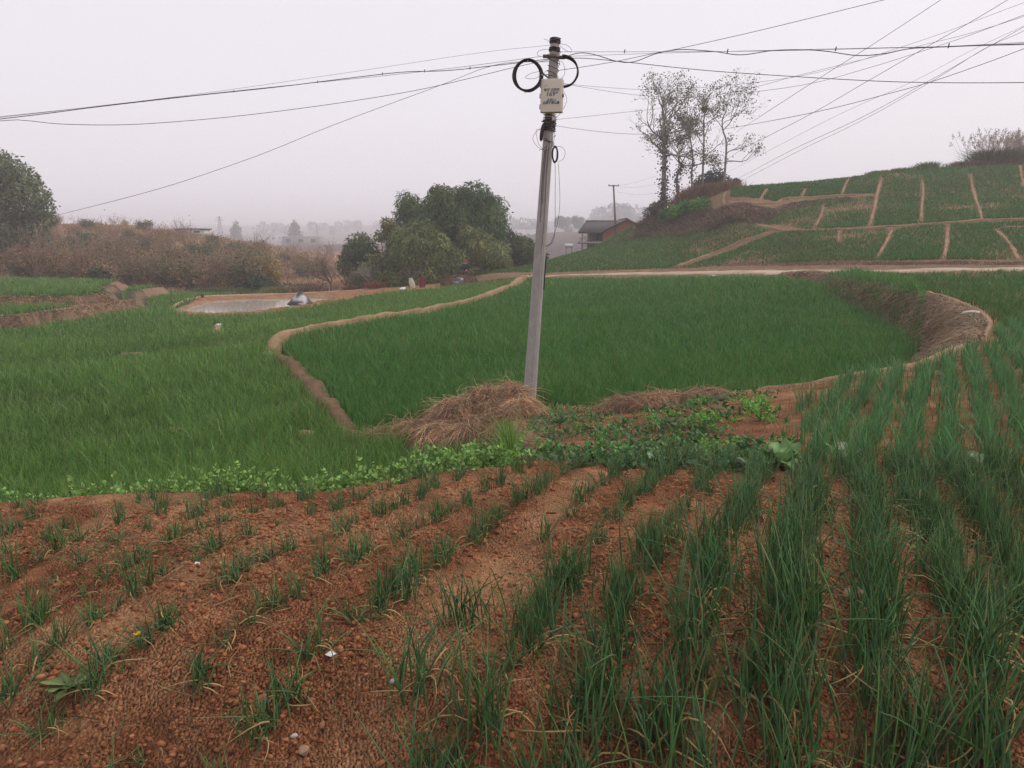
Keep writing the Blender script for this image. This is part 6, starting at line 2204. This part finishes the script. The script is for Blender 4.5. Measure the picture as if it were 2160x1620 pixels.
def cloth(name, label, px, py, Y, w, h, mat, seed, cat='cloth', lean=0.0):
    rs = np.random.RandomState(seed)
    b0 = P(px, py, Y)
    nx, nz = 9, 12
    V = []
    for j in range(nz):
        t = j / (nz - 1)
        ww = w * (.55 + .55 * math.sin(t * 2.6))
        for i in range(nx):
            u = -.5 + i / (nx - 1)
            a = u * 2.6
            V.append([ww * math.sin(a) * .55 + lean * t, -.18 * w * math.cos(a * 1.0) * 2 + .05 * w * math.sin(i * 2.1 + j), -h * t + .05 * h * math.cos(i * 1.7)])
    V = np.array(V)
    i = np.arange(nx * nz).reshape(nz, nx)
    F = np.stack([i[:-1, :-1], i[1:, :-1], i[1:, 1:], i[:-1, 1:]], -1).reshape(-1, 4)
    F = np.concatenate([F[:, :3], F[:, [0, 2, 3]]])
    me = mesh(name, V, F, None, mat, True)
    o = link(name, me, None, b0)
    s = o.modifiers.new('thick', 'SOLIDIFY')
    s.thickness = .03
    return tag(o, label, cat)


M_RED = mat_plain('dark_red_cloth', (0.20, 0.022, 0.04), .9, 0, .4, 8)
M_SACK = mat_plain('cream_sack', (0.62, 0.58, 0.47), .9, 0, .3, 8)
for i, (px, lab) in enumerate([(867, 'short stake holding up the cream sack at the field edge'), (889, 'short stake holding up the dark red cloth at the field edge')]):
    q = on(px, 62)
    tp = P(px, 584, 62)
    V, F = tube(np.array([[0, 0, -.1], tp - q]), .025, 6)
    tag(link('stake', MB().add(V, F, (.12, .09, .07)).mesh('stake', M_BARK), None, q), lab, 'stake')
cloth('hanging_sack', 'cream sack hung on a stake in front of the bamboo', 866, 587, 61.9, .42, .85, M_SACK, 1, 'sack', .22)
cloth('hanging_cloth', 'dark red cloth hung on a stake in front of the bamboo', 889, 585, 61.9, .42, .90, M_RED, 2, 'cloth', .10)
bk = P(427, 622, 60)
bo = empty('bucket', bk, 'small grey green bucket on the pond bank', 'bucket')
V, F = tube(np.array([[0, 0, -.2], [0, 0, .12], [0, 0, .13]]), np.array([.12, .17, .18]), 12)
link('pail', MB().add(V, F, (.16, .20, .18)).mesh('pail', M_LEAF, True), bo)
a = np.linspace(0, math.pi, 9)
V, F = tube(np.stack([.17 * np.cos(a), a * 0, .12 + .2 * np.sin(a)], 1), .012, 4)
link('handle', MB().add(V, F, (.2, .2, .2)).mesh('handle', M_BARK), bo)

# brushwood pile with a pale sheet, bare soil and the person behind it
g = on(972, 61.5)
bp_ = empty('brushwood_pile', g, 'pile of brown brushwood below the working person', 'brushwood')
v = ICO3_V * [1.45, .9, .55]
v[:, 2] = np.maximum(v[:, 2], -.15)
link('heap_core', mesh('heap_core', v * (1 + .1 * (fbm(v[:, 0] * 4, v[:, 2] * 4, 4, 3) - .5))[:, None], ICO3_F, np.array([.13, .075, .05]) * np.ones((len(v), 1)), M_BARK, True), bp_)
mb = MB()
for i in range(420):
    a, e = rs8.uniform(0, 6.28), rs8.uniform(0, 1.5)
    c0 = np.array([math.cos(a) * math.cos(e) * 1.5, math.sin(a) * math.cos(e) * .95, math.sin(e) * rs8.uniform(.4, .72)])
    dd = np.cross(c0, rs8.normal(size=3) + [0, 0, 1])
    dd /= np.linalg.norm(dd)
    V, F = tube(np.array([c0 - dd * .35, c0 + dd * .05 + c0 * .05, c0 + dd * .4]), .018, 3, False)
    mb.add(V, F, np.array([.22, .12, .075]) * rs8.uniform(.5, 1.3))
link('twigs', mb.mesh('twigs', M_BARK), bp_)
v2 = ICO3_V * (1 + .9 * (fbm(ICO3_V[:, 0] * 2.2 + 5, ICO3_V[:, 2] * 2.2 + ICO3_V[:, 1], 31, 3) - .5))[:, None] * [.46, .2, .36] + [-.05, -.72, .30]
q2 = fbm(v2[:, 0] * 6, v2[:, 2] * 6, 14, 2)
tag(link('crumpled_sheet', mesh('crumpled_sheet', v2 * 1 + .1 * (q2 - .5)[:, None], ICO3_F, np.where((q2 > .48)[:, None], np.array([.55, .58, .62]), np.array([.16, .18, .2])), M_LEAF, True), None, g), 'crumpled pale blue sheet lying on the brushwood pile', 'sheet')
for i, (a, w) in enumerate([(1020, 1.6), (1055, 1.3)]):
    xy = np.stack([on(a, 61)[0] + RS.normal(0, w, 260), 60.5 + RS.normal(0, .8, 260)], 1)
    V, F, C = blades(np.stack([xy[:, 0], xy[:, 1], zat(xy[:, 0], xy[:, 1])], 1), RS.uniform(.15, .5, 260), .06, RS.uniform(.2, 1, 260), RS.uniform(0, 6, 260), tint([(0.09, .15, .05), (.15, .09, .06)][i], 260, .25, .1), 2, .4)
    g2 = on(a, 60.5)
    tag(link('vegetable_patch', mesh('vegetable_patch', V - g2, F, C, M_LEAF), None, g2), ['small patch of leafy vegetables right of the brushwood', 'reddish dry stalks at the bend of the earth path'][i], None, None, 'stuff')

# ------------------------------------------------------------------ the person
def skin(name, chain, edges, mat, parent, sub=2):
    me = bpy.data.meshes.new(name)
    me.from_pydata([c[:3] for c in chain], edges, [])
    o = link(name, me, parent)
    md = o.modifiers.new('skin', 'SKIN')
    for i, c in enumerate(chain):
        me.skin_vertices[0].data[i].radius = (c[3], c[4] if len(c) > 4 else c[3])
        me.skin_vertices[0].data[i].use_root = (i == 0)
    md.use_smooth_shade = True
    s = o.modifiers.new('sub', 'SUBSURF')
    s.levels = s.render_levels = sub
    me.materials.append(mat)
    return o


M_SKINT = mat_plain('skin', (.36, .21, .15), .6)
M_COAT = mat_plain('black_coat', (.014, .014, .018), .9)
M_TROU = mat_plain('dark_brown_trousers', (.055, .04, .035), .9)
M_HAT = mat_plain('red_cap', (.26, .04, .05), .85)
pg = on(984, 65)
hd = P(983, 549, 65)
sc = 1.0
per = empty('person', pg, 'person in a black jacket and red cap bending forward beside the bamboo', 'person')
Hh = hd[2] - pg[2]
f = 1.52 / 1.0
# bending to the right, seen from behind: pelvis, spine, neck, head, arms, legs
ch = [(0, 0, .84, .13, .11), (.02, -.02, .98, .125, .10), (.03, -.05, 1.16, .15, .11), (.0, -.08, 1.31, .10, .08), (-.01, -.10, 1.38, .05), (-.01, -.12, 1.46, .085, .095), (-.01, -.12, 1.55, .07, .08),
      (-.18, -.06, 1.27, .055), (-.24, -.10, 1.02, .045), (-.16, -.26, .84, .035), (-.13, -.32, .78, .03),
      (.20, -.06, 1.27, .055), (.30, -.12, 1.04, .045), (.36, -.26, .88, .035), (.40, -.32, .84, .03),
      (-.09, 0, .80, .09), (-.11, -.05, .46, .06), (-.12, .03, .10, .042), (-.12, -.10, .03, .035),
      (.10, 0, .80, .09), (.16, -.08, .46, .06), (.20, .02, .10, .042), (.21, -.11, .03, .035)]
ed = [(0, 1), (1, 2), (2, 3), (3, 4), (4, 5), (5, 6), (2, 7), (7, 8), (8, 9), (9, 10), (2, 11), (11, 12), (12, 13), (13, 14), (0, 15), (15, 16), (16, 17), (17, 18), (0, 19), (19, 20), (20, 21), (21, 22)]
skin('body', ch, ed, M_SKINT, per)
jk = [(0, 0, .80, .165, .14), (.02, -.02, .98, .155, .13), (.03, -.05, 1.16, .18, .14), (.0, -.08, 1.31, .115, .10), (-.005, -.09, 1.35, .07), (-.18, -.06, 1.27, .08), (-.24, -.10, 1.02, .068), (-.165, -.25, .85, .055), (.20, -.06, 1.27, .08), (.30, -.12, 1.04, .068), (.355, -.25, .89, .055)]
skin('jacket', jk, [(0, 1), (1, 2), (2, 3), (3, 4), (2, 5), (5, 6), (6, 7), (2, 8), (8, 9), (9, 10)], M_COAT, per)
tr_ = [(0, 0, .84, .15, .13), (-.09, 0, .76, .115), (-.11, -.05, .46, .085), (-.12, .03, .12, .065), (.10, 0, .76, .115), (.16, -.08, .46, .085), (.20, .02, .12, .065)]
skin('trousers', tr_, [(0, 1), (1, 2), (2, 3), (0, 4), (4, 5), (5, 6)], M_TROU, per)
v = ICO3_V * [.115, .125, .09]
v[:, 2] = np.where(v[:, 2] < -.02, -.02, v[:, 2])
br_ = (v[:, 2] <= -.015)
v[br_, :2] *= 1.35
link('cap', mesh('cap', v + [-.01, -.12, 1.565], ICO3_F, None, M_HAT, True), per)
mb = MB()
for s in (-.03, .03):
    mb.add(ICO1_V * .012 + [-.01 + s, -.212, 1.49], ICO1_F)
link('eyes', mb.mesh('eyes', M_CABLE), per)
V, F = tube(np.array([[-.01, -.205, 1.48], [-.01, -.235, 1.455], [-.01, -.208, 1.445]]), np.array([.008, .014, .010]), 6)
link('nose', MB().add(V, F).mesh('nose', M_SKINT, True), per)
for s in (-1, 1):
    hx, hy, hz_ = (-.13, -.32, .78) if s < 0 else (.40, -.32, .84)
    fc, fe = [(hx, hy, hz_, .02)], []
    for q in range(4):
        a = len(fc)
        fc += [(hx + (q - 1.5) * .016, hy - .05, hz_ - .03, .0095), (hx + (q - 1.5) * .017, hy - .07, hz_ - .065, .008)]
        fe += [(0, a), (a, a + 1)]
    a = len(fc)
    fc += [(hx - s * .035, hy - .03, hz_ - .01, .010), (hx - s * .045, hy - .055, hz_ - .03, .0085)]
    fe += [(0, a), (a, a + 1)]
    skin('hand', fc, fe, M_SKINT, per, 1)
k = Hh / 1.62
per.scale = (k, k, k)
per.rotation_euler = (0, 0, D2R(168))
# light wooden handle held level
a, b2 = P(989, 568, 64.8), P(1011, 567, 64.4)
V, F = tube(np.array([a, b2]) - a, .022, 6)
ho = empty('hoe', a, 'hoe with a pale wooden handle held level by the person', 'hoe')
link('handle', MB().add(V, F, (.42, .33, .22)).mesh('handle', M_STRAW), ho)
mb = MB()
q = b2 - a
box_pieces(mb, q[0], q[1], q[2] - .1, .03, .16, .22)
link('blade', mb.mesh('blade', M_STEEL), ho)

# ------------------------------------------------------------------ sky, sun, haze
SUN_EL, SUN_AZ = D2R(42), D2R(75)          # azimuth clockwise from the view direction
w = bpy.data.worlds.new('World')
SC.world = w
w.use_nodes = True
nt = w.node_tree
bg = nt.nodes['Background']
sky = nt.nodes.new('ShaderNodeTexSky')
sky.sky_type = 'NISHITA'
sky.sun_disc = False
sky.sun_elevation = SUN_EL
sky.sun_rotation = SUN_AZ
sky.air_density = 1.0
sky.dust_density = 8.0
sky.ozone_density = 1.0
mx = nt.nodes.new('ShaderNodeMix')
mx.data_type = 'RGBA'
mx.inputs['Factor'].default_value = 0.85
nt.links.new(sky.outputs['Color'], mx.inputs['A'])
mx.inputs['B'].default_value = (8.35, 7.93, 8.5, 1)
nt.links.new(mx.outputs['Result'], bg.inputs['Color'])
bg.inputs['Strength'].default_value = 0.081
sl = bpy.data.lights.new('sun', 'SUN')
sl.energy = 0.9
sl.angle = D2R(22)
sl.color = (1.0, 0.94, 0.87)
so = bpy.data.objects.new('sun', sl)
COL.objects.link(so)
sdir = Vector((math.sin(SUN_AZ) * math.cos(SUN_EL), math.cos(SUN_AZ) * math.cos(SUN_EL), math.sin(SUN_EL)))
so.rotation_euler = sdir.to_track_quat('Z', 'Y').to_euler()

HAZE = 0.0013
if HAZE:
    mb = MB()
    box_pieces(mb, 0, 0, 6, 8600, 8600, 56)
    m, nt, b = nodes('haze_air')
    out = nt.nodes['Material Output']
    nt.nodes.remove(b)
    pvn = nt.nodes.new('ShaderNodeVolumePrincipled')
    pvn.inputs['Color'].default_value = (0.93, 0.915, 0.95, 1)
    pvn.inputs['Density'].default_value = HAZE
    pvn.inputs['Anisotropy'].default_value = 0.0
    nt.links.new(pvn.outputs['Volume'], out.inputs['Volume'])
    tag(link('haze', mb.mesh('haze', m)), 'pale grey lilac haze filling the valley air', None, None, 'stuff')

SC.view_settings.view_transform = 'Standard'
SC.view_settings.look = 'None'
SC.view_settings.gamma = 1
SC.view_settings.exposure = 0.62
SC.cycles.use_denoising = True
SC.cycles.denoiser = 'OPENIMAGEDENOISE'
SC.cycles.denoising_input_passes = 'RGB_ALBEDO_NORMAL'
SC.cycles.denoising_prefilter = 'NONE'
SC.cycles.max_bounces = 6
SC.cycles.diffuse_bounces = 3
SC.cycles.transmission_bounces = 3
SC.cycles.volume_bounces = 2
SC.cycles.transparent_max_bounces = 4
SC.cycles.use_adaptive_sampling = True
SC.cycles.adaptive_threshold = 0.015
